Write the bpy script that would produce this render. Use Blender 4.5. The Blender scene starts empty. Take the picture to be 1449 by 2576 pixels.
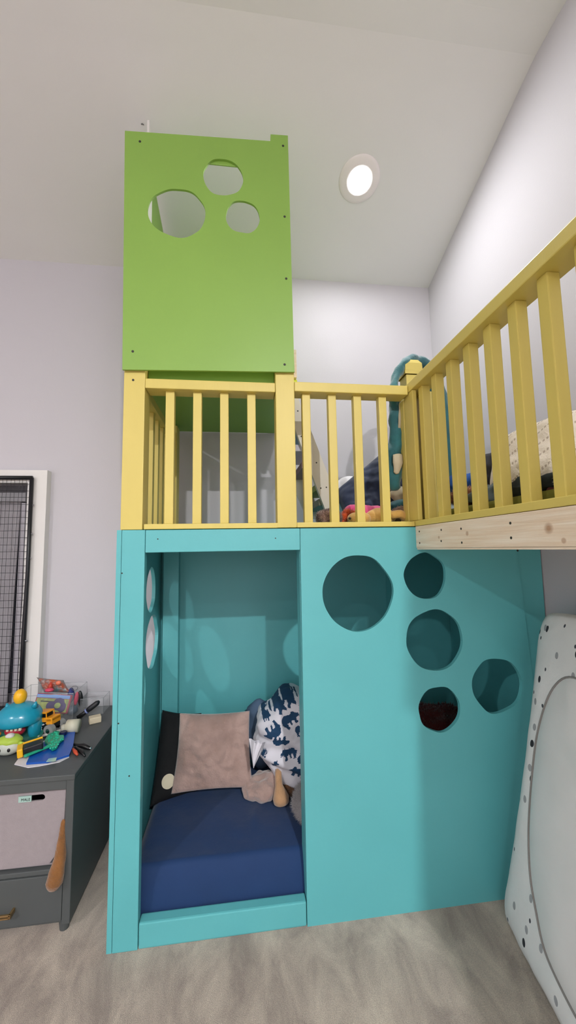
import bpy, bmesh, math, random
from mathutils import Vector, Matrix, noise
from mathutils.geometry import tessellate_polygon
S = bpy.context.scene
C = S.collection
PI = math.pi
# ------------------------------------------------------------------ camera
IW, IH, FP = 1449, 2576, 960.0
PITCH, ROLL, YAW, CH = math.radians(5.5), math.radians(1.0), math.radians(7.0), 1.47
FW = Vector((math.sin(YAW)*math.cos(PITCH), math.cos(YAW)*math.cos(PITCH), math.sin(PITCH)))
R0 = Vector((math.cos(YAW), -math.sin(YAW), 0)); U0 = R0.cross(FW)
CR = R0*math.cos(ROLL) - U0*math.sin(ROLL); CU = U0*math.cos(ROLL) + R0*math.sin(ROLL)
cd = bpy.data.cameras.new('camera'); cam = bpy.data.objects.new('camera', cd); C.objects.link(cam)
cd.sensor_fit = 'VERTICAL'; cd.sensor_height = 36.0; cd.lens = FP/IH*36.0; cd.clip_start = .02
m = Matrix.Identity(4)
for i in range(3):
    m[i][0] = CR[i]; m[i][1] = CU[i]; m[i][2] = -FW[i]
m.translation = Vector((0, 0, CH)); cam.matrix_world = m
S.camera = cam
# ------------------------------------------------------------------ light and exposure
S.view_settings.view_transform = 'Standard'; S.view_settings.look = 'None'
S.view_settings.gamma = 1.0; S.view_settings.exposure = 0.36
W = bpy.data.worlds.new('world'); S.world = W; W.use_nodes = True
W.node_tree.nodes['Background'].inputs[0].default_value = (.62, .66, .75, 1)
W.node_tree.nodes['Background'].inputs[1].default_value = .6
LIGHTS = [  # x, y, emission of the ceiling downlights
    (.683, 1.93, 330), (.85, -2.9, 4800), (-3.2, -2.6, 2500), (-1.2, -4.1, 700)]  # last entry is an unseen downlight added as fill
FILL_WIN = (-4.2, .4, 1.7, 3.3, 25)   # unseen window added in the rear wall for fill light: x0, x1, z0, z1, watts
# ------------------------------------------------------------------ pixel helpers (survey of the photograph)
O = Vector((0, 0, CH))
def ray(px, py): return FW + CR*((px-IW/2)/FP) - CU*((py-IH/2)/FP)
def PY(px, py, Y): d = ray(px, py); return O + d*(Y/d.y)
def PX(px, py, X): d = ray(px, py); return O + d*(X/d.x)
def PZ(px, py, Z): d = ray(px, py); return O + d*((Z-CH)/d.z)
# ------------------------------------------------------------------ materials
def lin(c): return c/12.92 if c <= .04045 else ((c+.055)/1.055)**2.4
def rgb(h): return tuple(lin(int(h[i:i+2], 16)/255) for i in (0, 2, 4)) + (1,)
def mat(name, hexc, rough=.5, noise_amt=0, nscale=8, bump=0, bscale=60, hex2=None, metal=0, spec=.5,
        emit=0, alpha=1, trans=0, sheen=0, stretch=None, sss=0):
    M = bpy.data.materials.new(name); M.use_nodes = True
    n = M.node_tree.nodes; l = M.node_tree.links; b = n['Principled BSDF']
    b.inputs['Base Color'].default_value = rgb(hexc); b.inputs['Roughness'].default_value = rough
    b.inputs['Metallic'].default_value = metal; b.inputs['Specular IOR Level'].default_value = spec
    if emit: b.inputs['Emission Color'].default_value = rgb(hexc); b.inputs['Emission Strength'].default_value = emit
    if alpha < 1: b.inputs['Alpha'].default_value = alpha
    if trans: b.inputs['Transmission Weight'].default_value = trans
    if sheen: b.inputs['Sheen Weight'].default_value = sheen
    tc = n.new('ShaderNodeTexCoord'); src = tc.outputs['Object']
    if stretch:
        mp = n.new('ShaderNodeMapping'); mp.inputs['Scale'].default_value = stretch
        l.new(src, mp.inputs['Vector']); src = mp.outputs['Vector']
    if hex2 or noise_amt:
        t = n.new('ShaderNodeTexNoise'); t.inputs['Scale'].default_value = nscale; t.inputs['Detail'].default_value = 5
        l.new(src, t.inputs['Vector'])
        r = n.new('ShaderNodeValToRGB')
        c1 = rgb(hexc); c2 = rgb(hex2) if hex2 else tuple(x*(1-noise_amt) for x in c1[:3]) + (1,)
        r.color_ramp.elements[0].color = c2; r.color_ramp.elements[1].color = c1
        r.color_ramp.elements[0].position = .32; r.color_ramp.elements[1].position = .68
        l.new(t.outputs['Fac'], r.inputs['Fac']); l.new(r.outputs['Color'], b.inputs['Base Color'])
    if bump:
        t2 = n.new('ShaderNodeTexNoise'); t2.inputs['Scale'].default_value = bscale; t2.inputs['Detail'].default_value = 6
        l.new(src, t2.inputs['Vector'])
        bp = n.new('ShaderNodeBump'); bp.inputs['Strength'].default_value = bump; bp.inputs['Distance'].default_value = .01
        l.new(t2.outputs['Fac'], bp.inputs['Height']); l.new(bp.outputs['Normal'], b.inputs['Normal'])
    return M
def add_spots(M, hexs, scale, radius, keep=.5, seed=(0, 0, 0), uv=False):
    """sparse irregular printed spots"""
    n = M.node_tree.nodes; l = M.node_tree.links; b = n['Principled BSDF']
    tc = n.new('ShaderNodeTexCoord'); mp = n.new('ShaderNodeMapping'); mp.inputs['Location'].default_value = seed
    l.new(tc.outputs['UV' if uv else 'Object'], mp.inputs['Vector'])
    v = n.new('ShaderNodeTexVoronoi')
    if uv: v.voronoi_dimensions = '2D'; v.inputs['Scale'].default_value = scale
    l.new(mp.outputs['Vector'], v.inputs['Vector'])
    lt = n.new('ShaderNodeMath'); lt.operation = 'LESS_THAN'; lt.inputs[1].default_value = radius
    l.new(v.outputs['Distance'], lt.inputs[0])
    sp = n.new('ShaderNodeSeparateColor'); l.new(v.outputs['Color'], sp.inputs[0])
    k = n.new('ShaderNodeMath'); k.operation = 'LESS_THAN'; k.inputs[1].default_value = keep
    l.new(sp.outputs[0], k.inputs[0])
    mu = n.new('ShaderNodeMath'); mu.operation = 'MULTIPLY'; l.new(lt.outputs[0], mu.inputs[0]); l.new(k.outputs[0], mu.inputs[1])
    mx = n.new('ShaderNodeMix'); mx.data_type = 'RGBA'
    old = b.inputs['Base Color']
    if old.is_linked: l.new(old.links[0].from_socket, mx.inputs['A'])
    else: mx.inputs['A'].default_value = old.default_value
    mx.inputs['B'].default_value = rgb(hexs)
    l.new(mu.outputs[0], mx.inputs['Factor']); l.new(mx.outputs['Result'], old)
    return M
def wood(name, a, bcol, stretch):
    M = mat(name, a, .6, nscale=6, hex2=bcol, bump=.15, bscale=20, stretch=stretch); return M

M_wall = mat('wall_paint', 'CBC7CC', .85, bump=.05, bscale=140)
M_ceil = mat('ceiling_paint', 'E9E8E6', .9, bump=.04, bscale=140)
M_teal = mat('teal_paint', '5FB4B8', .42, noise_amt=.05, nscale=3, bump=.03, bscale=50)
M_green = mat('lime_green_paint', '86AD4B', .45, noise_amt=.04, nscale=3, bump=.03, bscale=50)
M_yell = mat('yellow_paint', 'D8C468', .45, noise_amt=.08, nscale=4, bump=.12, bscale=25, stretch=(1, 1, .2))
M_pine = wood('raw_pine', 'F2E4D0', 'E4CCB0', (3, .6, 14))
add_spots(M_pine, '8C6245', 4.0, .10, .3)
def add_blotch(M, items, col, w=.5):
    n = M.node_tree.nodes; l = M.node_tree.links; b = n['Principled BSDF']; geo = n.new('ShaderNodeTexCoord')
    for c, r_ in items:
        d = n.new('ShaderNodeVectorMath'); d.operation = 'DISTANCE'; l.new(geo.outputs['Object'], d.inputs[0]); d.inputs[1].default_value = c
        mr = n.new('ShaderNodeMapRange'); mr.inputs['From Min'].default_value = r_*.7; mr.inputs['From Max'].default_value = r_*1.25
        mr.inputs['To Min'].default_value = w; mr.inputs['To Max'].default_value = 0; l.new(d.outputs['Value'], mr.inputs['Value'])
        mx = n.new('ShaderNodeMix'); mx.data_type = 'RGBA'; old = b.inputs['Base Color']
        l.new(old.links[0].from_socket, mx.inputs['A']); mx.inputs['B'].default_value = rgb(col); l.new(mr.outputs[0], mx.inputs['Factor']); l.new(mx.outputs['Result'], old)
add_blotch(M_pine, [(PX(1380, 1329, .77), .0135), (PX(1380, 1329, .77), .007), (PX(1175, 1342, .77), .008), (PX(1104, 1352, .77), .006), (PX(1418, 1360, .77), .007)], 'A67C58', .6)
M_white = mat('white_gloss', 'E6E2DE', .4)
M_stringer = mat('cream_painted_board', 'DAD4C8', .5, noise_amt=.04, nscale=4)
M_screw = mat('screw_hole', '2A2A22', .6)
M_black = mat('black_metal', '14141A', .4)
M_dark = mat('charcoal_laminate', '4E5252', .5, noise_amt=.06, nscale=10)
M_brass = mat('brushed_brass', 'C9A878', .3, metal=1)
M_grey_fab = mat('mauve_grey_felt', '9A9092', .95, noise_amt=.06, nscale=60, bump=.2, bscale=300, sheen=.2)

# ------------------------------------------------------------------ mesh helpers
def link(name, bm, mats, parent=None, smooth=False):
    me = bpy.data.meshes.new(name)
    bmesh.ops.recalc_face_normals(bm, faces=bm.faces)
    if smooth:
        for f in bm.faces: f.smooth = True
    bm.to_mesh(me); bm.free()
    if not isinstance(mats, (list, tuple)): mats = [mats]
    for mm in mats: me.materials.append(mm)
    o = bpy.data.objects.new(name, me); C.objects.link(o)
    if parent is not None:
        o.parent = parent
        o.matrix_parent_inverse = Matrix.Translation(-wloc(parent))
    return o
def wloc(o):
    v = Vector(o.location)
    return v
def tag(o, label, cat, group=None):
    o['label'] = label; o['category'] = cat
    if group: o['group'] = group
    return o
def struct(o): o['kind'] = 'structure'; return o
def thing(name, label, cat, loc=(0, 0, 0), group=None):
    o = bpy.data.objects.new(name, None); C.objects.link(o); o.location = loc; o.empty_display_size = .05
    return tag(o, label, cat, group)
def abox(bm, x0, x1, y0, y1, z0, z1, bev=0, mi=0):
    r = bmesh.ops.create_cube(bm, size=1)
    vs = r['verts']
    for v in vs:
        v.co = Vector(((x0+x1)/2 + v.co.x*(x1-x0), (y0+y1)/2 + v.co.y*(y1-y0), (z0+z1)/2 + v.co.z*(z1-z0)))
    fs = set(f for v in vs for f in v.link_faces)
    for f in fs: f.material_index = mi
    if bev:
        es = list(set(e for v in vs for e in v.link_edges))
        bmesh.ops.bevel(bm, geom=es, offset=bev, segments=2, affect='EDGES', profile=.6)
def box(name, x0, x1, y0, y1, z0, z1, M, parent=None, bev=.003):
    bm = bmesh.new(); abox(bm, x0, x1, y0, y1, z0, z1, bev); return link(name, bm, M, parent)
def circ(cx, cy, rx, ry, n=64, wob=.0, seed=0):
    return [(cx+rx*math.cos(a)*(1+wob*noise.noise(Vector((math.cos(a)*1.5+seed, math.sin(a)*1.5, seed)))),
             cy+ry*math.sin(a)*(1+wob*noise.noise(Vector((math.cos(a)*1.5+seed, math.sin(a)*1.5, seed))))) for a in [2*PI*i/n for i in range(n)]]
def panel(name, outline, holes, axis, a0, a1, M, parent=None):
    """flat board with round holes. axis 'Y': outline in (X,Z), thickness a0..a1 along Y; 'X': outline in (Y,Z)"""
    loops = [outline] + holes
    flat = [p for lp in loops for p in lp]
    tris = tessellate_polygon([[Vector((p[0], p[1], 0)) for p in lp] for lp in loops])
    bm = bmesh.new()
    mk = (lambda p, t: (p[0], t, p[1])) if axis == 'Y' else ((lambda p, t: (t, p[0], p[1])) if axis == 'X' else (lambda p, t: (p[0], p[1], t)))
    A = [bm.verts.new(mk(p, a0)) for p in flat]; B = [bm.verts.new(mk(p, a1)) for p in flat]
    for t in tris:
        try:
            bm.faces.new([A[i] for i in t]); bm.faces.new([B[i] for i in reversed(t)])
        except ValueError: pass
    k = 0
    for lp in loops:
        n = len(lp)
        for i in range(n):
            j = (i+1) % n
            bm.faces.new([A[k+i], A[k+j], B[k+j], B[k+i]])
        k += n
    return link(name, bm, M, parent)
def tube(bm, pts, rad, seg=10, closed=False, mi=0, flat=None):
    """sweep: rad may be a number or a list; flat scales the second axis"""
    pts = [Vector(p) for p in pts]; n = len(pts); rings = []
    up = Vector((0, 0, 1))
    prev = None
    for i, p in enumerate(pts):
        a = pts[i-1] if (i or closed) else pts[0]; b = pts[(i+1) % n] if (i < n-1 or closed) else pts[-1]
        t = (b-a).normalized()
        if prev is None:
            s = t.cross(up) if abs(t.z) < .95 else t.cross(Vector((0, 1, 0)))
        else: s = prev - t*prev.dot(t)
        s.normalize(); prev = s; q = t.cross(s)
        r = rad[i] if isinstance(rad, (list, tuple)) else rad
        fl = (flat[i] if isinstance(flat, (list, tuple)) else flat) or 1
        rings.append([bm.verts.new(p + s*(r*math.cos(2*PI*k/seg)) + q*(r*fl*math.sin(2*PI*k/seg))) for k in range(seg)])
    m_ = n if closed else n-1
    for i in range(m_):
        A = rings[i]; B = rings[(i+1) % n]
        for k in range(seg):
            f = bm.faces.new([A[k], A[(k+1) % seg], B[(k+1) % seg], B[k]]); f.material_index = mi
    if not closed:
        bm.faces.new(list(reversed(rings[0]))).material_index = mi; bm.faces.new(rings[-1]).material_index = mi
def cyl(bm, c, r, h, axis='Z', seg=32, r2=None, mi=0):
    c = Vector(c); d = {'X': Vector((1, 0, 0)), 'Y': Vector((0, 1, 0)), 'Z': Vector((0, 0, 1))}[axis] if isinstance(axis, str) else Vector(axis).normalized()
    tube(bm, [c, c+d*h], [r, r if r2 is None else r2], seg, mi=mi)
def lathe(bm, prof, c=(0, 0, 0), seg=40, mi=0):
    c = Vector(c); rings = []
    for r, z in prof:
        if r < 1e-5: rings.append([bm.verts.new(c + Vector((0, 0, z)))])
        else: rings.append([bm.verts.new(c + Vector((r*math.cos(2*PI*k/seg), r*math.sin(2*PI*k/seg), z))) for k in range(seg)])
    for A, B in zip(rings, rings[1:]):
        for k in range(seg):
            j = (k+1) % seg
            if len(A) == 1 and len(B) == 1: continue
            f = [A[0], B[k], B[j]] if len(A) == 1 else ([A[k], A[j], B[0]] if len(B) == 1 else [A[k], A[j], B[j], B[k]])
            bm.faces.new(f).material_index = mi
def ball(bm, c, r, sub=3, rot=None, wr=0, ws=6, seed=0, mi=0, sharp=1):
    res = bmesh.ops.create_icosphere(bm, subdivisions=sub, radius=1)
    c = Vector(c); R = rot if rot is not None else Matrix.Identity(3)
    r = Vector(r) if hasattr(r, '__len__') else Vector((r, r, r))
    for v in res['verts']:
        d = v.co.normalized(); p = Vector((d.x*r.x, d.y*r.y, d.z*r.z))
        if wr:
            k = noise.noise(p*ws + Vector((seed, seed*1.7, 3))) + .5*noise.noise(p*ws*2.3 + Vector((seed, 5, seed)))
            p += d*wr*k
        v.co = c + R @ p
    for f in set(f for v in res['verts'] for f in v.link_faces): f.material_index = mi
def rotm(rx=0, ry=0, rz=0):
    return (Matrix.Rotation(rz, 3, 'Z') @ Matrix.Rotation(ry, 3, 'Y') @ Matrix.Rotation(rx, 3, 'X'))
def grid(bm, fn, nu, nv, closed_u=False, mi=0):
    V = [[bm.verts.new(fn(i/nu, j/nv)) for j in range(nv+1)] for i in range(nu + (0 if closed_u else 1))]
    n = len(V)
    for i in range(nu):
        for j in range(nv):
            f = bm.faces.new([V[i][j], V[(i+1) % n][j], V[(i+1) % n][j+1], V[i][j+1]]); f.material_index = mi
    return V
def pillow_bm(w, h, t, c, R, n=44, wr=.006, seed=0, pinch=.06, ws=9):
    """soft cushion, local x = width, y = height, z = thickness"""
    bm = bmesh.new(); c = Vector(c)
    def prof(u, v):
        e = max(0, (1-abs(u)**3.0)*(1-abs(v)**3.0)); return e**.5
    for s in (1, -1):
        def fn(a, b):
            u, v = a*2-1, b*2-1
            x = u*w/2*(1-pinch*(1-abs(v))*0 - pinch*(1-v*v)*abs(u)**4); y = v*h/2*(1-pinch*(1-u*u)*abs(v)**4)
            z = s*t/2*prof(u, v)
            q = Vector((x*ws, y*ws, seed+s))
            k = noise.noise(q) + .6*abs(noise.noise(q*2.1+Vector((4, 2, 1)))) + .25*noise.noise(q*5)
            z += s*wr*k*prof(u, v)
            return c + R @ Vector((x, y, z))
        grid(bm, fn, n, n)
    bmesh.ops.remove_doubles(bm, verts=bm.verts, dist=.0008)
    return bm
def basis(xdir, ydir):
    x = Vector(xdir).normalized(); y = Vector(ydir); y = (y - x*y.dot(x)).normalized(); z = x.cross(y)
    return Matrix((x, y, z)).transposed()
def quad_pillow(bm_pts, t, n=40, wr=.006, seed=0, ws=10, back=(0, 1, 0)):
    """cushion spanning four corner points (bl, br, tr, tl)"""
    bl, br, tr, tl = [Vector(p) for p in bm_pts]; bm = bmesh.new()
    nrm = (br-bl).cross(tl-bl).normalized()
    def prof(u, v): return max(0, (1-abs(u)**3.2)*(1-abs(v)**3.2))**.5
    for s in (1, -1):
        def fn(a, b):
            p = (bl*(1-a)+br*a)*(1-b) + (tl*(1-a)+tr*a)*b
            u, v = a*2-1, b*2-1
            ctr = (bl+br+tr+tl)/4
            p = p + (ctr-p)*(.05*((1-v*v)*abs(u)**5 + (1-u*u)*abs(v)**5))
            q = p*ws + Vector((seed, 0, s*3))
            k = noise.noise(q) + .8*abs(noise.noise(q*1.7+Vector((4, 2, 1)))) + .3*noise.noise(q*4)
            return p + nrm*s*(t/2+wr*k)*prof(u, v)
        grid(bm, fn, n, n)
    bmesh.ops.remove_doubles(bm, verts=bm.verts, dist=.0008)
    return bm
def screws(parent, pts, axis='Y', r=.0042, out=-1, name='screw'):
    for p in pts:
        bm = bmesh.new(); c = Vector(p)
        d = Vector((0, out, 0)) if axis == 'Y' else Vector((out, 0, 0))
        cyl(bm, c-d*.004, r, .0048, d, 10); link(name, bm, M_screw, parent)
def fur(bm, density, length, seed=1, spread=.5, thick=.0012, mi=0, cond=None):
    """short tufts as thin cones, real geometry"""
    rnd = random.Random(seed); bm.faces.ensure_lookup_table(); bm.normal_update()
    faces = [(f.calc_center_median(), f.normal.copy(), f.calc_area(), [v.co.copy() for v in f.verts]) for f in bm.faces]
    for c, nn, a, vs in faces:
        if cond and not cond(c, nn): continue
        k = a*density; k = int(k) + (1 if rnd.random() < k-int(k) else 0)
        for _ in range(k):
            w = [rnd.random() for _ in vs]; sw = sum(w); p = sum((v*(x/sw) for v, x in zip(vs, w)), Vector())
            d = (nn + Vector((rnd.uniform(-1, 1), rnd.uniform(-1, 1), rnd.uniform(-1, 1)))*spread).normalized()
            s = d.orthogonal().normalized()*thick; q = d.cross(s)
            L = length*rnd.uniform(.5, 1.2)
            b0 = [bm.verts.new(p+s), bm.verts.new(p-s*.5+q*.87), bm.verts.new(p-s*.5-q*.87)]
            tip = bm.verts.new(p+d*L)
            for i in range(3): bm.faces.new([b0[i], b0[(i+1) % 3], tip]).material_index = mi

# ================================================================== ROOM
XR, XL, YB, YF = 1.38, -5.0, 2.5, -5.2
ZC, ZB, YC = 3.762, 3.369, 1.42
def simple_box(name, a, b, M): return struct(box(name, a[0], b[0], a[1], b[1], a[2], b[2], M, None, 0))
# carpet
M_carp = mat('taupe_carpet', 'A0948A', .97, bump=.6, bscale=450, sheen=.3)
n = M_carp.node_tree.nodes; l = M_carp.node_tree.links
tc = n.new('ShaderNodeTexCoord'); mp = n.new('ShaderNodeMapping'); mp.inputs['Scale'].default_value = (2.6, 1.2, 1)
l.new(tc.outputs['Object'], mp.inputs['Vector'])
na = n.new('ShaderNodeTexNoise'); na.inputs['Scale'].default_value = 3.0; na.inputs['Detail'].default_value = 7; na.inputs['Roughness'].default_value = .65; na.inputs['Distortion'].default_value = .6
l.new(mp.outputs['Vector'], na.inputs['Vector'])
ra = n.new('ShaderNodeValToRGB'); ra.color_ramp.elements[0].position = .35; ra.color_ramp.elements[0].color = rgb('96867A')
ra.color_ramp.elements[1].position = .72; ra.color_ramp.elements[1].color = rgb('D4C3B0')
l.new(na.outputs['Fac'], ra.inputs['Fac'])
nb = n.new('ShaderNodeTexNoise'); nb.inputs['Scale'].default_value = 260; nb.inputs['Detail'].default_value = 2
l.new(tc.outputs['Object'], nb.inputs['Vector'])
mx = n.new('ShaderNodeMix'); mx.data_type = 'RGBA'; mx.blend_type = 'OVERLAY'; mx.inputs['Factor'].default_value = .45
l.new(ra.outputs['Color'], mx.inputs['A']); l.new(nb.outputs['Fac'], mx.inputs['B'])
l.new(mx.outputs['Result'], n['Principled BSDF'].inputs['Base Color'])
simple_box('floor', (XL, YF, -.05), (XR+.1, YB+.1, 0), M_carp)
simple_box('wall_right', (XR, YF, 0), (XR+.1, YB+.1, ZC+.1), M_wall)
simple_box('wall_left', (XL-.1, YF, 0), (XL, YB+.1, ZC+.1), M_wall)
struct(panel('wall_rear', [(XL, 0), (XR+.1, 0), (XR+.1, ZC+.1), (XL, ZC+.1)], [[(FILL_WIN[0], FILL_WIN[2]), (FILL_WIN[1], FILL_WIN[2]), (FILL_WIN[1], FILL_WIN[3]), (FILL_WIN[0], FILL_WIN[3])]], 'Y', YF-.1, YF, M_wall))
w2 = struct(panel('fill_window', [(FILL_WIN[0], FILL_WIN[2]), (FILL_WIN[1], FILL_WIN[2]), (FILL_WIN[1], FILL_WIN[3]), (FILL_WIN[0], FILL_WIN[3])],
    [[(a, FILL_WIN[2]+.07), (b, FILL_WIN[2]+.07), (b, FILL_WIN[3]-.07), (a, FILL_WIN[3]-.07)] for a, b in ((FILL_WIN[0]+.07, (FILL_WIN[0]+FILL_WIN[1])/2-.04), ((FILL_WIN[0]+FILL_WIN[1])/2+.04, FILL_WIN[1]-.07))], 'Y', YF-.08, YF-.02, M_white))  # frame of the invented window, out of view behind the camera
ld = bpy.data.lights.new('fill_area_light', 'AREA'); ld.shape = 'RECTANGLE'; ld.size = FILL_WIN[1]-FILL_WIN[0]; ld.size_y = FILL_WIN[3]-FILL_WIN[2]; ld.energy = FILL_WIN[4]; ld.color = (.93, .95, 1)  # area light added outside the invented window to fill the room softly
lo_ = bpy.data.objects.new('fill_area_light', ld); C.objects.link(lo_); lo_.location = ((FILL_WIN[0]+FILL_WIN[1])/2, YF-.13, (FILL_WIN[2]+FILL_WIN[3])/2); lo_.rotation_euler = (PI/2, 0, 0)
# far wall with the window opening
WX1, WZ0, WZ1 = -1.28, .58, 1.895          # right jamb, sill, head of the opening
WX0 = -2.35
struct(panel('wall_far', [(XL, 0), (XR, 0), (XR, ZC), (XL, ZC)], [[(WX0, WZ0), (WX1, WZ0), (WX1, WZ1), (WX0, WZ1)]], 'Y', YB, YB+.14, M_wall))
# ceiling: flat, then sloping down to the far wall
LR = .082
bm = bmesh.new()
pr = [(YF-.1, ZC), (YC-.12, ZC), (YC, ZC-.012), (YC+.12, ZC-.05), (YB, ZB), (YB+.1, ZB-.03), (YB+.1, ZC+.12), (YF-.1, ZC+.12)]
A = [bm.verts.new((XL-.1, y, z)) for y, z in pr]; B = [bm.verts.new((XR+.1, y, z)) for y, z in pr]
bm.faces.new(A); bm.faces.new(B)
for i in range(len(pr)): j = (i+1) % len(pr); bm.faces.new([A[i], A[j], B[j], B[i]])
struct(link('ceiling', bm, M_ceil))
# window casing and glass
w = bpy.data.objects.new('window_1', None); C.objects.link(w); struct(w)
CX1, CZ1 = -1.172, 1.972
panel('window_casing', [(WX0-.11, .50), (CX1, .50), (CX1, CZ1), (WX0-.11, CZ1)], [[(WX0, WZ0), (WX1, WZ0), (WX1, WZ1), (WX0, WZ1)]], 'Y', YB-.05, YB, M_white, w)
M_glass = mat('window_glass', '30343C', .05, trans=.0, spec=.8)
fr = panel('window_sash', [(WX0, WZ0), (WX1, WZ0), (WX1, WZ1), (WX0, WZ1)], [[(WX0+.05, WZ0+.05), (WX1-.05, WZ0+.05), (WX1-.05, WZ1-.05), (WX0+.05, WZ1-.05)]], 'Y', YB+.085, YB+.12, mat('sash_grey', '6E6B6E', .5), w)
box('window_pane', WX0+.04, WX1-.04, YB+.1, YB+.108, WZ0+.04, WZ1-.04, M_glass, w, 0)
# small hook and hairline crack in the plaster of the far wall / ceiling
M_mark = mat('plaster_mark', '6F6A66', .8)
# ================================================================== DOWNLIGHTS
def slope_z(y): return ZC if y < YC else (ZB + (YB-y)*(ZC-.04-ZB)/(YB-YC))
def downlight(x, y, e, label):
    th = math.atan2(ZC-.05-ZB, YB-(YC+.12)) if y > YC else 0
    zz = (ZB + (YB-y)*math.tan(th)) if y > YC else ZC
    t = thing('recessed_light', label, 'light', (x, y, zz), 'round recessed ceiling lights')
    ME = bpy.data.materials.new('lamp_lens'); ME.use_nodes = True
    nn = ME.node_tree.nodes; nn.clear(); em = nn.new('ShaderNodeEmission'); out = nn.new('ShaderNodeOutputMaterial')
    em.inputs[0].default_value = (.955, .965, .975, 1); em.inputs[1].default_value = e
    ME.node_tree.links.new(em.outputs[0], out.inputs[0])
    R = Matrix.Rotation(-th, 4, 'X')
    bm = bmesh.new()
    lathe(bm, [(.0645, .0), (.0645, -.0125), (.068, -.0140), (.080, -.0128), (.100, -.0085), (.115, -.0045), (.119, .0015), (.066, .0015)], seg=56)
    bm.verts.ensure_lookup_table()
    bmesh.ops.transform(bm, matrix=R, verts=bm.verts)
    o = link('trim_ring', bm, mat('trim_white', 'F3ECEA', .5), None, True); o.parent = t
    bm = bmesh.new(); lathe(bm, [(0, -.0165), (.03, -.0162), (.05, -.0152), (.060, -.0138), (.0638, -.0125), (.0638, -.003)], seg=48)
    bmesh.ops.transform(bm, matrix=R, verts=bm.verts)
    o = link('lens', bm, ME, None, True); o.parent = t
    return t
labs = ['glowing round recessed light in the sloped ceiling above the loft',
        'round recessed light in the flat ceiling behind the camera, right side',
        'round recessed light in the flat ceiling behind the camera, left side',
        'round recessed light added as fill in the unseen flat ceiling by the rear wall']
for (x, y, e), lb in zip(LIGHTS, labs): downlight(x, y, e, lb)

# ================================================================== PLAY LOFT
P = thing('play_loft', 'large painted wooden indoor playhouse with teal cubby, yellow railings and lime green tower', 'playhouse', (0, 1.62, 0))
Yf = 1.62
# --- teal lower storey
po = box('front_post', -.482, -.391, Yf, Yf+.04, 0, 1.557, M_teal, P); po['label'] = 'teal corner post left of the doorway'
screws(po, [PY(325, 1952, Yf)], r=.003)
# left side panel with round holes (in the Y-Z plane)
lh = [circ(2.155, 1.262, .105, .116, wob=.1, seed=1), circ(2.20, .985, .145, .14, wob=.1, seed=2),
      circ(1.885, 1.135, .155, .155, wob=.1, seed=3), circ(1.945, .782, .13, .128, wob=.1, seed=4)]
sp = panel('side_panel', [(Yf+.002, 0), (2.46, 0), (2.46, 1.557), (Yf+.002, 1.557)], lh, 'X', -.502, -.4835, M_teal, P)
screws(sp, [PY(307, 1442, Yf), PY(298, 1820, Yf)], r=.003)
hd = box('door_header', -.3885, .248, Yf-.004, Yf+.034, 1.464, 1.556, M_teal, P)
screws(hd, [PY(397, 1356, Yf-.004), PY(693, 1354, Yf-.004)], r=.0028)
box('door_sill', -.389, .245, Yf+.002, Yf+.045, 0, .088, M_teal, P, .006)
fh = [circ(.496, 1.276, .157, .158, wob=.06, seed=5), circ(.806, 1.340, .097, .100, wob=.07, seed=6),
      circ(.833, 1.064, .131, .129, wob=.06, seed=7), circ(.837, .774, .094, .094, wob=.07, seed=8),
      circ(1.114, .857, .117, .118, wob=.1, seed=9)]
pf = panel('front_panel', [(.247, 0), (1.31, 0), (1.293, .72), (1.277, 1.026), (1.266, 1.246), (1.252, 1.46), (1.252, 1.556), (.250, 1.556)], fh, 'Y', Yf, Yf+.018, M_teal, P)
screws(pf, [PY(1302, 1385, Yf)], r=.005)
panel('filler_board', [(1.312, 0), (1.368, 0), (1.376, 1.556), (1.2545, 1.556), (1.2545, 1.46), (1.268, 1.246), (1.279, 1.026), (1.295, .72)], [], 'Y', Yf+.006, Yf+.02, M_teal, P)
panel('back_panel', [(-.482, 0), (1.376, 0), (1.376, 1.52), (-.482, 1.52)], [], 'Y', 2.42, 2.438, M_teal, P)
panel('end_panel', [(Yf+.022, 0), (2.418, 0), (2.418, 1.52), (Yf+.022, 1.52)], [], 'X', 1.355, 1.373, M_teal, P)
for x0, x1, y0 in ((-.462, -.372, 2.36), (.93, .97, 2.33), (.245, .335, 1.66)):
    if x0 == .245: box('door_stud', .247, .285, Yf+.02, Yf+.108, .0, 1.52, M_teal, P)
    else: box('back_post', x0, x1, y0, 2.419, 0, 1.52, M_teal, P)
box('door_stud', -.4825, -.444, Yf+.041, Yf+.12, 0, 1.52, M_teal, P)
# --- deck
bm = bmesh.new(); abox(bm, -.482, 1.376, Yf+.04, 2.495, 1.522, 1.560, .002)
link('deck', bm, M_teal, P)
bm = bmesh.new(); abox(bm, .80, 1.376, -.55, Yf+.02, 1.535, 1.560, .002)
link('wing_deck', bm, M_pine, P)
# bottom ledges
box('bottom_rail', -.397, .155, Yf-.001, Yf+.09, 1.559, 1.581, M_yell, P)
box('bottom_rail', .237, .768, Yf-.001, Yf+.09, 1.560, 1.582, M_yell, P)
# --- yellow posts
p1 = box('railing_post', -.489, -.403, Yf, Yf+.089, 1.558, 2.30, M_yell, P); screws(p1, [PY(335, 956, Yf)], r=.005)
p2 = box('railing_post', .153, .237, Yf, Yf+.089, 1.560, 2.30, M_yell, P)
box('railing_post', -.475, -.385, 2.33, 2.418, 1.561, 2.23, M_yell, P)
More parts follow.
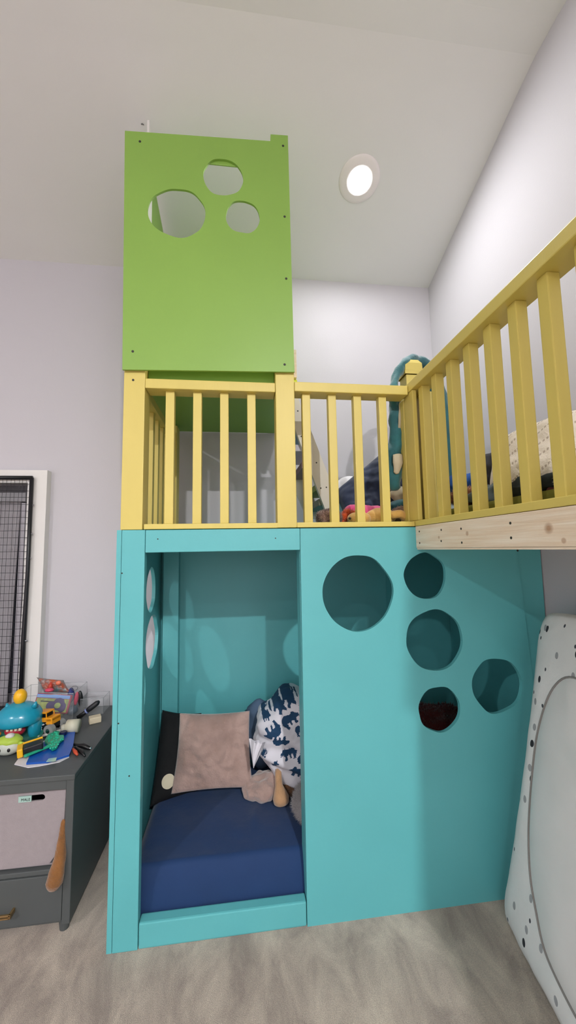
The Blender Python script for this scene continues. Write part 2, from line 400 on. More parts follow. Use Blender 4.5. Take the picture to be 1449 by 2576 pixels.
# railings: rail > balusters
def railing_x(x0, x1, centres, z0, z1):
    r = box('top_rail', x0, x1, Yf+.002, Yf+.088, z0, z1, M_yell, P, .004)
    for c in centres:
        box('baluster', c-.0185, c+.0185, Yf+.027, Yf+.064, 1.5815, z0, M_yell, r, .003)
railing_x(-.403, .152, (-.304, -.188, -.072, .047), 2.160, 2.203)
railing_x(.238, .767, (.294, .414, .533, .653), 2.168, 2.212)
r = box('top_rail', -.486, -.412, Yf+.092, 2.325, 2.155, 2.197, M_yell, P, .004)
for k in range(5):
    y = Yf+.165+k*.117
    box('baluster', -.466, -.429, y, y+.038, 1.583, 2.155, M_yell, r, .003)
box('bottom_rail', -.486, -.412, Yf+.092, 2.328, 1.5605, 1.582, M_yell, P)
# wing railing, running towards the viewer
r = box('top_rail', .769, .857, -.52, Yf+.086, 2.180, 2.224, M_yell, P, .004); r['label'] = 'long yellow hand rail of the wing'
far = 1.578
while far > -.45:
    box('baluster', .795, .832, far-.037, far, 1.585, 2.18, M_yell, r, .003); far -= .1165
box('bottom_rail', .770, .858, -.52, Yf+.05, 1.5605, 1.585, M_yell, P)
fb = box('fascia_beam', .770, .806, -.55, Yf+.001, 1.463, 1.5595, M_pine, P, .003); fb['label'] = 'raw knotted pine beam under the wing'
screws(fb, [PX(1055, 1337, .77), PX(1110, 1333, .77), PX(1160, 1330, .77), PX(1284, 1316, .77), PX(1286, 1353, .77),
            PX(1110, 1361, .77), PX(1162, 1365, .77), PX(1056, 1366, .77)], 'X', .0042)
box('ledger_strip', .772, .812, -.55, Yf-.002, 1.4565, 1.4625, M_pine, P, .001)
# corner posts of the wing
box('corner_post', .7685, .794, Yf+.0615, Yf+.115, 1.586, 2.166, M_yell, P)
box('corner_stud', .772, .792, Yf-.03, Yf+.06, 1.586, 2.179, M_yell, P)
box('corner_stud', .834, .872, Yf-.02, Yf+.06, 1.586, 2.179, M_yell, P)
bm = bmesh.new()
cx, cy = .868, 1.80
abox(bm, cx-.040, cx+.040, cy-.040, cy+.040, 1.561, 2.335, .003)
prf = [(.048, 2.335), (.049, 2.352), (.046, 2.356), (.044, 2.395), (.030, 2.418), (0, 2.424)]
for (a, z0), (b, z1) in zip(prf, prf[1:]):
    A = [bm.verts.new((cx+sx*a, cy+sy*a, z0)) for sx, sy in ((-1, -1), (1, -1), (1, 1), (-1, 1))]
    if b == 0:
        t_ = bm.verts.new((cx, cy, z1))
        for i in range(4): bm.faces.new([A[i], A[(i+1) % 4], t_])
    else:
        B = [bm.verts.new((cx+sx*b, cy+sy*b, z1)) for sx, sy in ((-1, -1), (1, -1), (1, 1), (-1, 1))]
        for i in range(4): bm.faces.new([A[i], A[(i+1) % 4], B[(i+1) % 4], B[i]])
bmesh.ops.remove_doubles(bm, verts=bm.verts, dist=.0005)
cp = link('capped_post', bm, M_yell, P); cp['label'] = 'taller yellow post with a moulded cap'
# --- green tower
Yg = 1.604
g = lambda px, py: tuple(PY(px, py, Yg)[i] for i in (0, 2))
ghole = [circ(*g(447, 536), .1245, .118, wob=.08, seed=11), circ(*g(561, 447), .0915, .092, wob=.08, seed=12),
         circ(*g(611, 547), .0795, .0795, wob=.12, seed=13)]
gp = panel('tower_front_panel', [g(308, 930), g(741, 936), g(739, 886), g(724, 342), g(680.5, 339), g(680, 356), g(314.5, 330)], ghole, 'Y', Yg-.002, Yg+.008, M_green, P)
gp['label'] = 'lime green plywood front with three round holes'
screws(gp, [PY(x, y, Yg-.002) for x, y in ((352, 356), (712, 367), (716, 545), (720, 701), (334, 884), (716, 917))], r=.0055)
x_, z_ = g(561, 411)
box('tower_batten', -.30, .20, Yg+.0085, Yg+.0145, z_, z_+.105, M_green, P)
panel('tower_side_panel', [(Yg+.016, 2.245), (2.49, 2.245), (2.49, 3.33), (2.40, 3.36), (1.90, 3.475), (1.90, 3.33), (Yg+.016, 3.33)], [], 'X', -.478, -.462, M_green, P)
wb = panel('white_upright', [(1.757, 2.32), (1.84, 2.32), (1.84, 3.48), (1.768, 3.600), (1.757, 3.59)], [], 'X', -.450, -.440, M_white, P)
box('tower_floor', -.4610, .238, Yf+.092, 2.49, 2.243, 2.268, M_green, P, .002)
box('tower_joist', -.402, .152, Yf+.05, Yf+.088, 2.205, 2.30, M_green, P, .002)
tk = box('tower_kick_board', .2405, .262, 1.70, 2.45, 2.268, 2.405, M_pine, P)
box('tower_cleat', .2385, .266, 1.72, 2.3, 2.225, 2.267, mat('bright_yellow_green', 'D3E21C', .5), P)
# --- ladder up to the tower
def rake(Y, t, M, pts, name='ladder_stringer', lab=None):
    o = panel(name, [(PY(x, y, Y).x, PY(x, y, Y).z) for x, y in pts], [], 'Y', Y, Y+t, M, P)
    if lab: o['label'] = lab
    return o
ls = rake(1.93, .03, M_stringer, [(722, 1010), (748, 998), (787, 1095), (833, 1214), (838, 1312), (832, 1314), (822, 1292), (789, 1205), (766, 1144), (741, 1075), (722, 1030)])
screws(ls, [PY(x, y, 1.93) for x, y in ((749, 1034), (758, 1098), (796, 1164), (807, 1228), (821, 1226))], r=.004)
rake(2.30, .03, M_stringer, [(716, 1150), (744, 1180), (757, 1202), (790, 1255), (800, 1290), (798, 1306), (772, 1300), (745, 1240), (716, 1180)])
for (px, py, hx, wd) in ((738, 1102, '7FA9B8', .16), (739, 1145, 'C9C4CF', .13), (757, 1185, '8A6A72', .14), (792, 1235, '8B9440', .13), (796, 1272, '7A7A66', .12)):
    c = PY(px, py, 2.12)
    box('ladder_tread', c.x-.02, c.x+.07, 1.962, 2.298, c.z-.018, c.z+.018, mat('tread_paint', hx, .55), P)
# ================================================================== CUBBY CONTENTS
M_navy = mat('navy_sheet', '05305F', .8, noise_amt=.12, nscale=5, bump=.25, bscale=18, sheen=.15)
bm = bmesh.new()
def mfn(a, b):
    x = -.478 + a*1.80; y = Yf+.052 + b*.735
    e = min(1, min(a, 1-a)/.03)*min(1, min(b, 1-b)/.06); e = e**.5 if e > 0 else 0
    z = .07 + .15*e + .012*noise.noise(Vector((x*4, y*4, 0))) + .006*abs(noise.noise(Vector((x*11+y*4, y*5, 2))))
    z += .014*math.exp(-((x-.06-(y-1.95)*.15)/.014)**2)*math.exp(-((y-1.95)/.09)**2)
    return Vector((x, y, z))
V = grid(bm, mfn, 110, 60)
bd = [V[i][0] for i in range(111)] + [V[110][j] for j in range(1, 61)] + [V[i][60] for i in range(109, -1, -1)] + [V[0][j] for j in range(59, 0, -1)]
lo = [bm.verts.new((v.co.x, v.co.y, .002)) for v in bd]
for i in range(len(bd)): j = (i+1) % len(bd); bm.faces.new([bd[i], bd[j], lo[j], lo[i]])
bm.faces.new(lo)
tag(link('floor_mattress', bm, M_navy, None, True), 'navy blue covered mattress filling the floor of the teal cubby', 'mattress')
ZM = .228
# black pillow printed with pale moons
M_space = mat('black_space_print', '07070A', .85, bump=.1, bscale=80)
add_spots(M_space, 'D9CFB4', 21, .17, .6); add_spots(M_space, 'E6E6EE', 34, .2, .4, (1, 2, 3))
bm = quad_pillow([(-.455, 2.08, .215), (-.22, 2.17, .215), (-.23, 2.30, .555), (-.445, 2.30, .585)], .09, wr=.01, seed=5)
tag(link('black_pillow', bm, M_space, None, True), 'black pillow with pale moon and planet print behind the brown pillow', 'pillow')
# plush taupe pillow
M_taupe = mat('taupe_faux_fur', 'B89C92', .95, nscale=9, hex2='A0857B', bump=.35, bscale=120, sheen=.6)
a_, b_, c_, d_ = PY(430, 1998, 2.10), PY(636, 1981, 2.09), PY(628, 1788, 2.20), PY(452, 1794, 2.20)
bm = quad_pillow([a_, b_, c_, d_], .075, n=90, wr=.026, seed=2, ws=8)
tag(link('taupe_pillow', bm, M_taupe, None, True), 'square taupe fluffy pillow propped upright on the navy mattress', 'pillow')
# bear print duvet
M_duv = mat('white_cotton', 'D6D3DA', .85, bump=.12, bscale=30); M_bear = mat('navy_bear_print', '123A5C', .85)
BEAR = [(-.5, .02), (-.46, .16), (-.34, .26), (-.18, .30), (-.02, .24), (.12, .20), (.22, .27), (.30, .24), (.36, .14), (.50, .02), (.49, -.07), (.38, -.06), (.28, -.06),
        (.24, -.16), (.26, -.30), (.10, -.30), (.10, -.14), (.04, -.08), (-.04, -.12), (-.06, -.24), (-.16, -.26), (-.14, -.10), (-.26, -.08), (-.28, -.22), (-.24, -.30), (-.38, -.30), (-.42, -.14)]
bears = [(698, 1786, .098, 0, 1), (731, 1808, .10, 38, 1), (684, 1838, .095, 215, 1), (706, 1858, .085, 178, -1), (726, 1892, .085, 4, -1), (748, 1936, .098, -20, -1),
         (760, 1832, .08, 10, 1), (637, 1853, .07, 80, 1), (664, 1800, .05, 30, 1), (672, 1813, .045, 15, 1), (722, 1765, .10, -14, 1), (692, 1918, .05, 70, 1), (740, 1752, .06, -30, 1),
         (665, 1893, .04, 60, 1), (757, 1900, .06, 70, 1), (775, 1790, .09, 0, 1), (790, 1870, .09, 30, 1), (800, 1940, .09, 160, 1)]
def inside(p, poly):
    r_ = False; j = len(poly)-1
    for i in range(len(poly)):
        if (poly[i][1] > p[1]) != (poly[j][1] > p[1]) and p[0] < (poly[j][0]-poly[i][0])*(p[1]-poly[i][1])/(poly[j][1]-poly[i][1])+poly[i][0]: r_ = not r_
        j = i
    return r_
bl_ = []
for px, py, s, a, fl in bears:
    c = PY(px, py, 2.02); a = math.radians(a); bl_.append((c.x, c.z, s, math.cos(a), math.sin(a), fl))
bm = bmesh.new()
dc = Vector((.300, 2.17, .465))
res = bmesh.ops.create_icosphere(bm, subdivisions=7, radius=1)
for v in bm.verts:
    d = v.co.normalized()
    e = .72; p = Vector([math.copysign(abs(q)**e, q) for q in d]); rr = (.235, .19, .235)
    p = Vector((p.x*rr[0], p.y*rr[1], p.z*rr[2]))
    q = p + dc
    # wide lower left flap, sagging folds
    k = .022*noise.noise(q*6) + .018*abs(noise.noise(Vector((q.x*4+q.z*5, q.y*5, q.z*13)))) + .006*noise.noise(q*22)
    fold = .018*math.sin((q.z*1.2+q.x*.35)*38 + 2.5*noise.noise(q*4))*max(0, 1-abs(d.x)*.5)
    p += d*(k*1.25 + fold*.9 - .012*abs(noise.noise(Vector((q.x*9-q.z*6, q.y*6, q.z*9+4)))))
    if p.z > .1 and p.x < -.02: p.x += (p.z-.1)*.45
    if p.z < -.05: p.x += (-.05-p.z)*.55
    v.co = dc + p
    if v.co.z < .225: v.co.z = .225 + (v.co.z-.225)*.05
for f in bm.faces:
    c = f.calc_center_median(); mi = 0
    for bx, bz, s, ca, sa, fl in bl_:
        dx, dz = (c.x-bx)/s, (c.z-bz)/s
        if abs(dx) < .6 and abs(dz) < .6:
            u = (dx*ca+dz*sa)*fl; w_ = -dx*sa+dz*ca
            if inside((u, w_), BEAR): mi = 1; break
    f.material_index = mi
tag(link('bear_print_duvet', bm, [M_duv, M_bear], None, True), 'crumpled white duvet printed with navy bears heaped at the right of the cubby', 'duvet')
# white sheet corner hanging beside it
bm = bmesh.new()
tl_, tr_, bt_ = PY(626, 1858, 1.985), PY(668, 1868, 1.975), PY(638, 1930, 1.95)
for sg in (0, .022):
    def wfn(a, b):
        top = tl_.lerp(tr_, a); p = top.lerp(bt_ + Vector((.004*(a-.5), 0, 0)), b)
        bul = math.sin(PI*a)*(1-b*.6)
        return p + Vector((0, -.022*bul + .008*math.sin(a*14+b*3)*(1-b) + sg*bul, .004*noise.noise(Vector((a*4, b*4, 1)))))
    grid(bm, wfn, 24, 24)
bmesh.ops.remove_doubles(bm, verts=bm.verts, dist=.0004)
tag(link('white_cloth', bm, M_duv, None, True), 'pointed white cloth corner between the taupe pillow and the bear duvet', 'cloth')
bm = bmesh.new(); ball(bm, (.105, 2.30, .42), (.10, .06, .19), 4, None, .02, 12, 3)
tag(link('grey_pillow', bm, mat('slate_grey_cotton', '4A5F78', .9, bump=.1), None, True), 'slate grey pillow edge behind the taupe pillow', 'pillow')
bm = bmesh.new(); ball(bm, (.105, 2.09, .262), (.105, .10, .048), 5, rotm(0, -.1, 0), .02, 14, 8)
tag(link('taupe_blanket', bm, M_taupe, None, True), 'small folded taupe blanket poking out under the white cloth', 'blanket')
M_tan = mat('tan_plush', 'B98F67', .95, noise_amt=.15, nscale=30, bump=.4, bscale=150, sheen=.5)
M_brown = mat('brown_plush', '7A5436', .95, noise_amt=.3, nscale=30, bump=.5, bscale=120, sheen=.4)
t = thing('teddy_bear', 'tan plush toy paw sticking out from under the bear duvet', 'plush toy', (.19, 2.0, ZM))
bm = bmesh.new(); tube(bm, [(.178, 2.04, .36), (.176, 2.015, .335), (.176, 1.995, .31), (.180, 1.985, .285), (.184, 1.98, .262), (.186, 1.98, .243), (.187, 1.98, .232)], [.016, .017, .019, .031, .040, .038, .018], 24)
bmesh.ops.subdivide_edges(bm, edges=bm.edges[:], cuts=1, smooth=.7, use_grid_fill=True)
link('paw', bm, M_tan, t, True)
bm = bmesh.new(); ball(bm, (.225, 2.06, .275), (.045, .05, .05), 4, None, .012, 18, 3); fur(bm, 50000, .012, 3, .7)
link('body', bm, M_brown, t, True)
bm = bmesh.new(); ball(bm, (.33, 1.90, .272), (.095, .12, .058), 4, rotm(0, .15, -.3), .012, 16, 3); fur(bm, 60000, .020, 4, .8)
tag(link('grey_plush', bm, mat('grey_fur', 'A9A2A2', .95, noise_amt=.2, nscale=20, sheen=.4), None, True), 'shaggy light grey plush toy beside the doorway edge', 'plush toy')
# small blue toy vehicle
M_lb = mat('light_blue_plastic', '3E9BDA', .35); M_bp = mat('black_plastic', '0E0E10', .35)
t = thing('toy_train_car', 'tiny light blue toy train car lying on the navy mattress', 'toy', (.09, 2.04, ZM))
R = rotm(.5, .12, -.1); c0 = Vector((.092, 2.03, ZM+.022))
bm = bmesh.new(); abox(bm, -.036, .036, -.012, .012, -.017, .006, .003)
for v in bm.verts: v.co = c0 + R @ v.co
link('body', bm, M_lb, t)
bm = bmesh.new(); abox(bm, -.012, .008, -.010, .010, .006, .018, .002)
for v in bm.verts: v.co = c0 + R @ v.co
link('cab', bm, mat('teal_plastic', '3A8A88', .4), t)
for x in (-.022, .022):
    bm = bmesh.new(); cyl(bm, (x, -.014, .010), .0075, .028, 'Y', 20)
    for v in bm.verts: v.co = c0 + R @ v.co
    link('wheel', bm, M_bp, t)
# dark red plush seen through a hole
bm = bmesh.new(); ball(bm, (1.08, 2.10, .40), (.22, .2, .17), 4, None, .04, 8, 3); fur(bm, 9000, .02, 4, .8, .003)
tag(link('red_fur_cushion', bm, mat('dark_red_fur', '6A1A16', .95, noise_amt=.4, nscale=25, sheen=.3), None, True), 'dark red shaggy cushion seen through the lowest middle round hole', 'cushion')

# ================================================================== LOFT CONTENTS
ZD = 1.560
M_dino = mat('teal_velour', '1E6A70', .75, nscale=9, hex2='14505A', bump=.45, bscale=28, sheen=.6)
t = thing('teal_blanket', 'teal velour blanket with beige patches draped over the capped corner post', 'blanket', (.87, 1.8, 2.44))
bm = bmesh.new()
def sweep_cloth(bm, pts, ra, fl, seed, amp=.010, seg=22, sub=6):
    # Catmull-Rom
    P_ = [Vector(p) for p in pts]; out = []; rr = []; ff = []
    for i in range(len(P_)-1):
        p0, p1, p2, p3 = P_[max(i-1, 0)], P_[i], P_[i+1], P_[min(i+2, len(P_)-1)]
        for k in range(sub):
            s = k/sub
            out.append(.5*((2*p1)+(-p0+p2)*s+(2*p0-5*p1+4*p2-p3)*s*s+(-p0+3*p1-3*p2+p3)*s**3))
            rr.append(ra[i]*(1-s)+ra[i+1]*s); ff.append(fl[i]*(1-s)+fl[i+1]*s)
    out.append(P_[-1]); rr.append(ra[-1]*.3); ff.append(fl[-1])
    rr[0] *= .5
    n0 = len(bm.verts); tube(bm, out, rr, seg, flat=ff)
    bm.verts.ensure_lookup_table(); bm.normal_update()
    for v in list(bm.verts)[n0:]:
        v.co += v.normal*amp*(noise.noise(v.co*22+Vector((seed, 0, 0))) + .6*abs(noise.noise(Vector((v.co.x*40, v.co.y*40, v.co.z*9+seed)))))
Yq = 1.86
sweep_cloth(bm, [PY(992, 1050, 1.76), PY(990, 1010, 1.75), PY(993, 968, 1.75), PY(1003, 932, 1.77), PY(1030, 907, 1.80), PY(1062, 912, 1.86), PY(1088, 945, 1.88),
                 PY(1102, 1010, 1.90), PY(1110, 1090, 1.92), PY(1116, 1180, 1.93), PY(1118, 1240, 1.94)],
            [.018, .020, .020, .022, .024, .028, .036, .048, .060, .064, .062], [1]*11, 1, .012)
link('fabric_roll', bm, M_dino, t, True)
bm = bmesh.new()
sweep_cloth(bm, [PY(994, 992, 1.76), PY(994, 1040, 1.75), PY(999, 1090, 1.745), PY(1001, 1120, 1.75), PY(987, 1160, 1.76), PY(988, 1200, 1.76), PY(997, 1232, 1.76)],
            [.030, .028, .034, .040, .052, .045, .018], [.7]*7, 4, .014)
link('hanging_end', bm, M_dino, t, True)
M_beige = mat('beige_velour', 'C2B59B', .9, noise_amt=.08, bump=.2, bscale=40)
bm = bmesh.new()
sweep_cloth(bm, [PY(1009, 1010, 1.725), PY(1009, 1050, 1.72), PY(1006, 1084, 1.73)], [.010, .013, .008], [.5]*3, 9, .003)
link('beige_patch', bm, M_beige, t, True)
bm = bmesh.new()
sweep_cloth(bm, [PY(1000, 1142, 1.715), PY(1001, 1165, 1.71), PY(996, 1192, 1.72)], [.022, .025, .012], [.4]*3, 7, .004)
link('beige_patch', bm, M_beige, t, True)
# navy bean bag leaning
M_nb = mat('navy_velour', '1B2B4C', .8, noise_amt=.15, nscale=6, bump=.2, bscale=22, sheen=.4)
bm = quad_pillow([PY(872, 1318, 1.98), PY(1046, 1275, 2.0), PY(992, 1112, 2.08), PY(838, 1240, 2.08)], .13, n=50, wr=.02, seed=7)
tag(link('navy_pillow', bm, M_nb, None, True), 'big navy pillow slumped behind the front railing balusters', 'pillow')
bm = bmesh.new(); ball(bm, PY(880, 1248, 2.3), (.12, .06, .125), 4, None, .006, 12)
M_wp = mat('white_print_cotton', 'E8E6EA', .9); add_spots(M_wp, '8890A0', 30, .09, .4)
tag(link('white_cushion', bm, M_wp, None, True), 'round white speckled cushion peeking above the navy pillow', 'cushion')
M_pink = mat('pink_fleece', 'DB4E86', .9, noise_amt=.12, nscale=12, bump=.2, sheen=.4)
bm = bmesh.new(); c = PY(930, 1290, 1.9)
ball(bm, (c.x, 1.87, ZD+.068), (.15, .05, .055), 4, rotm(0, .16, 0), .016, 12, 4)
tag(link('pink_blanket', bm, M_pink, None, True), 'crumpled pink fleece blanket under the navy pillow', 'blanket')
# fuzzy mauve brown toy at the left
M_mb = mat('mauve_brown_fur', 'A08070', .95, nscale=40, hex2='5F4038', bump=.6, bscale=90, sheen=.4)
bm = bmesh.new(); c = PY(828, 1303, 1.78); ball(bm, (c.x, 1.79, ZD+.052), (.058, .06, .046), 4, None, .012, 26, 5); fur(bm, 60000, .010, 5, .7)
tag(link('fuzzy_toy', bm, M_mb, None, True), 'fuzzy mauve brown ball of plush at the foot of the ladder', 'plush toy')
# lion: tan with orange mane
t = thing('plush_lion', 'tan plush lion with orange mane lying behind the railing', 'plush toy', (.58, 1.78, ZD))
M_ltan = mat('pale_tan_plush', 'DDAE62', .95, noise_amt=.12, nscale=20, bump=.3, bscale=100, sheen=.4)
M_or = mat('orange_fur', 'D2521A', .95, noise_amt=.3, nscale=20, bump=.5, sheen=.4)
c = PY(903, 1303, 1.76); bm = bmesh.new(); ball(bm, (c.x, 1.765, ZD+.045), (.058, .045, .036), 4, None, .005, 20, 2)
h_ = link('head', bm, M_ltan, t, True)
bm = bmesh.new(); ball(bm, PY(880, 1304, 1.722), .0065, 2); link('eye', bm, M_bp, h_, True)
c = PY(962, 1298, 1.76); bm = bmesh.new(); ball(bm, (c.x, 1.78, ZD+.055), (.075, .05, .046), 4, None, .006, 18, 6); link('body', bm, M_ltan, t, True)
bm = bmesh.new()
sweep_cloth(bm, [(c.x+.03, 1.74, ZD+.06), (c.x+.075, 1.73, ZD+.065), (c.x+.105, 1.74, ZD+.045), (c.x+.10, 1.75, ZD+.02)], [.018, .02, .02, .012], [1]*4, 3, .003)
link('paw', bm, M_ltan, t, True)
bm = bmesh.new()
for px, py, rr in ((888, 1294, .022), (868, 1302, .022), (874, 1290, .018), (860, 1311, .018)):
    cc = PY(px, py, 1.80); ball(bm, (cc.x, 1.808, max(cc.z, ZD+rr)), rr, 3, None, .008, 30, px)
fur(bm, 30000, .014, 5, .8)
link('mane', bm, M_or, t, True)
# brown toy + sacks at right corner
bm = bmesh.new(); c = PY(1012, 1300, 1.86); ball(bm, (c.x, 1.88, ZD+.06), (.06, .06, .058), 4, None, .008, 20, 9); fur(bm, 20000, .01, 2)
tag(link('brown_plush', bm, M_brown, None, True), 'dark brown plush toy tucked behind the corner post', 'plush toy')
t = thing('cloth_bag', 'beige and teal cloth bundle standing behind the last front baluster', 'bag', (.72, 1.95, ZD+.1))
bm = bmesh.new(); c = PY(1012, 1246, 1.95); ball(bm, (c.x, 1.98, c.z+.0), (.07, .05, .055), 4, None, .02, 14, 3); link('beige_top', bm, M_beige, t, True)
bm = bmesh.new(); c = PY(1010, 1272, 1.94); ball(bm, (c.x, 1.96, c.z-.012), (.068, .055, .05), 4, None, .012, 14, 5); link('teal_base', bm, M_dino, t, True)
# --- wing: mattress and bedding
M_olive = mat('olive_cover', '77762A', .8, noise_amt=.08, bump=.1)
bm = bmesh.new(); abox(bm, .885, 1.36, -.45, 1.70, ZD+.001, ZD+.07, .018)
tag(link('wing_mattress', bm, M_olive, None, True), 'thin olive green mattress lying on the right wing of the loft', 'mattress')
ZW = ZD+.07
M_blue = mat('royal_blue_cotton', '2258A6', .85, noise_amt=.1, bump=.2, bscale=20)
def lump(name, px, py, X, r, M, lab, cat, seed=1, wr=.02, ws=11, rot=None, furry=0, zmin=None, sub=4):
    c = PX(px, py, X); c.x = X
    if zmin is not None: c.z = max(c.z, zmin)
    bm = bmesh.new(); ball(bm, c, r, sub, rot, wr, ws, seed)
    if furry: fur(bm, furry, .016, seed, .8)
    return tag(link(name, bm, M, None, True), lab, cat)
lump('blue_sheet', 1180, 1222, 1.10, (.12, .13, .06), M_blue, 'royal blue crumpled sheet seen between wing balusters', 'sheet', 3)
lump('brown_fuzzy_toy', 1168, 1250, .97, (.045, .09, .035), mat('ginger_fur', 'A9682F', .95, nscale=50, hex2='5A3218', bump=.6, bscale=90, sheen=.3), 'ginger brown fuzzy plush lying on the olive mattress', 'plush toy', 5, .01, 25, None, 30000, ZW+.03)
M_char = mat('charcoal_cotton', '34343C', .85, noise_amt=.2, nscale=9, bump=.3, bscale=20)
lump('charcoal_blanket', 1262, 1190, 1.10, (.08, .09, .10), M_char, 'dark charcoal blanket heap left of the cream knitted pillow', 'blanket', 7, .03, zmin=ZW+.08)
M_slate = mat('slate_sheet', '566264', .85, noise_amt=.2, nscale=12, bump=.4, bscale=16)
lump('slate_sheet', 1232, 1262, .96, (.055, .12, .045), M_slate, 'wrinkled slate grey sheet below the charcoal blanket', 'sheet', 8, .025, 14, zmin=ZW+.035)
M_blk = mat('black_green_cotton', '18211E', .9, noise_amt=.3, nscale=10, bump=.3, bscale=20)
lump('black_sheet', 1375, 1275, .93, (.045, .16, .035), M_blk, 'black crumpled sheet under the cream knitted pillow', 'sheet', 9, .025, 14, zmin=ZW+.02)
# cream cable knit pillow with punched rows
M_knit = mat('cream_knit', 'DDD1C2', .9, noise_amt=.05, nscale=30, bump=.3, bscale=160)
n = M_knit.node_tree.nodes; l = M_knit.node_tree.links; b = n['Principled BSDF']
tc = n.new('ShaderNodeTexCoord'); mp = n.new('ShaderNodeMapping'); mp.inputs['Rotation'].default_value = (.5, 0, 0)
l.new(tc.outputs['Object'], mp.inputs['Vector']); sx = n.new('ShaderNodeSeparateXYZ'); l.new(mp.outputs['Vector'], sx.inputs[0])
def mth(op, a, bb=None, val=None):
    k = n.new('ShaderNodeMath'); k.operation = op; l.new(a, k.inputs[0])
    if bb is not None: l.new(bb, k.inputs[1])
    if val is not None: k.inputs[1].default_value = val
    return k.outputs[0]
nz = n.new('ShaderNodeTexNoise'); nz.inputs['Scale'].default_value = 7; l.new(tc.outputs['Object'], nz.inputs['Vector'])
zz = mth('ADD', sx.outputs[2], mth('MULTIPLY', nz.outputs['Fac'], val=.05))
rows = mth('GREATER_THAN', mth('SINE', mth('MULTIPLY', zz, val=2*PI/.055)), val=.86)
dots = mth('GREATER_THAN', mth('SINE', mth('MULTIPLY', sx.outputs[1], val=2*PI/.012)), val=-.1)
msk = mth('MULTIPLY', rows, dots)
mx = n.new('ShaderNodeMix'); mx.data_type = 'RGBA'; l.new(b.inputs['Base Color'].links[0].from_socket, mx.inputs['A']); mx.inputs['B'].default_value = rgb('9C8C7C')
l.new(mth('MULTIPLY', msk, val=.8), mx.inputs['Factor']); l.new(mx.outputs['Result'], b.inputs['Base Color'])
k1 = PX(1262, 1240, .97); k2 = PX(1250, 1185, 1.05)
bm = quad_pillow([PX(1236, 1262, .98), PX(1490, 1225, .98), PX(1500, 1020, 1.13), PX(1256, 1112, 1.13)], .15, n=60, wr=.012, seed=3, ws=8)
tag(link('knitted_pillow', bm, M_knit, None, True), 'large cream cable knit pillow on the loft wing', 'pillow')
lump('cream_fleece', 1470, 1212, .90, (.05, .055, .07), mat('cream_sherpa', 'E3D9C6', .95, noise_amt=.08, bump=.3, sheen=.4), 'cream sherpa fleece bundle at the right frame edge of the wing', 'fleece', 4, .01, 20, None, 60000)
lump('maroon_blanket', 1424, 1238, .95, (.045, .05, .065), mat('maroon_cotton', '4E1E1C', .9, noise_amt=.2, bump=.2), 'maroon blanket fold right of the knitted pillow', 'blanket', 6, .015, 14)

# ================================================================== PADDED MAT AT THE RIGHT
P0 = Vector((1.03, 1.56, 0)); dd = Vector((-.16, -.987, 0)).normalized()
TOP = PY(1369, 1540, 1.50); n_ = dd.cross((TOP-P0)).normalized()
if n_.x > 0: n_ = -n_
upv = n_.cross(dd); upv = upv if upv.z > 0 else -upv
def onplane(px, py):
    d = ray(px, py); t = (P0-O).dot(n_)/d.dot(n_); q = O + d*t - P0; return q.dot(dd), q.dot(upv)
outer = [(1266, 2300), (1272, 2250), (1288, 2180), (1302, 2090), (1318, 1985), (1331, 1880), (1342, 1790), (1352, 1690), (1357, 1610), (1360, 1575), (1369, 1543), (1400, 1540), (1449, 1548)]
inner = [(1372, 2310), (1354, 2235), (1349, 2170), (1347, 2090), (1352, 2000), (1358, 1930), (1366, 1860), (1378, 1810), (1389, 1775), (1400, 1745), (1417, 1722), (1432, 1708), (1449, 1700)]
OU = [onplane(*p) for p in outer]; IN = [onplane(*p) for p in inner]
smax = 1.25
zb_o, zt_o = 0.03, OU[-1][1]; zb_i = IN[0][1]-.09; zt_i = IN[-1][1]+.01
def ring_close(L, smax_, zt, zb, top_s, bot_s):
    r_ = list(L)
    r_ += [(L[-1][0]+(smax_-.12-L[-1][0])*k/6, L[-1][1]+(zt-L[-1][1])*k/6) for k in range(1, 7)]
    for k in range(1, 7): a = PI/2*(1-k/6); r_.append((smax_-.12+.12*math.cos(a), zt-.12+.12*math.sin(a)))
    for k in range(1, 9): r_.append((smax_, zt-.12+(zb+.12-zt+.12)*k/8))
    for k in range(1, 7): a = -PI/2*k/6; r_.append((smax_-.12+.12*math.cos(a), zb+.12+.12*math.sin(a)))
    s0 = smax_-.12
    for k in range(1, 9): q = k/9; r_.append((s0+(L[0][0]+bot_s-s0)*q, zb + 0*q))
    r_.append((L[0][0]+bot_s*.35, zb+(L[0][1]-zb)*.3))
    return r_
RO = ring_close(OU, smax, zt_o, 0.0, 0, .10); RI = ring_close(IN, smax-.18, zt_i, max(.10, zb_i-.06), 0, .10)
def resamp(L, n):
    d = [0]
    for i in range(len(L)): a = L[i]; b_ = L[(i+1) % len(L)]; d.append(d[-1]+math.hypot(b_[0]-a[0], b_[1]-a[1]))
    out = []
    for k in range(n):
        s = d[-1]*k/n; i = max(j for j in range(len(L)) if d[j] <= s); a = L[i]; b_ = L[(i+1) % len(L)]
        f = (s-d[i])/max(1e-9, d[i+1]-d[i]); out.append((a[0]+(b_[0]-a[0])*f, a[1]+(b_[1]-a[1])*f))
    return out
def smooth_loop(L, it=3):
    for _ in range(it): L = [((L[i-1][0]+2*L[i][0]+L[(i+1) % len(L)][0])/4, (L[i-1][1]+2*L[i][1]+L[(i+1) % len(L)][1])/4) for i in range(len(L))]
    return L
N = 160
RO = smooth_loop(resamp(RO, N)); RI = smooth_loop(resamp(RI, N), 6)
cS = sum(p[0] for p in RI)/N; cT = sum(p[1] for p in RI)/N
def W3(s, t, h): return P0 + dd*s + upv*t + n_*h
M_mc = mat('speckled_muslin', 'EDE8E6', .92, noise_amt=.05, nscale=10, bump=.25, bscale=25)
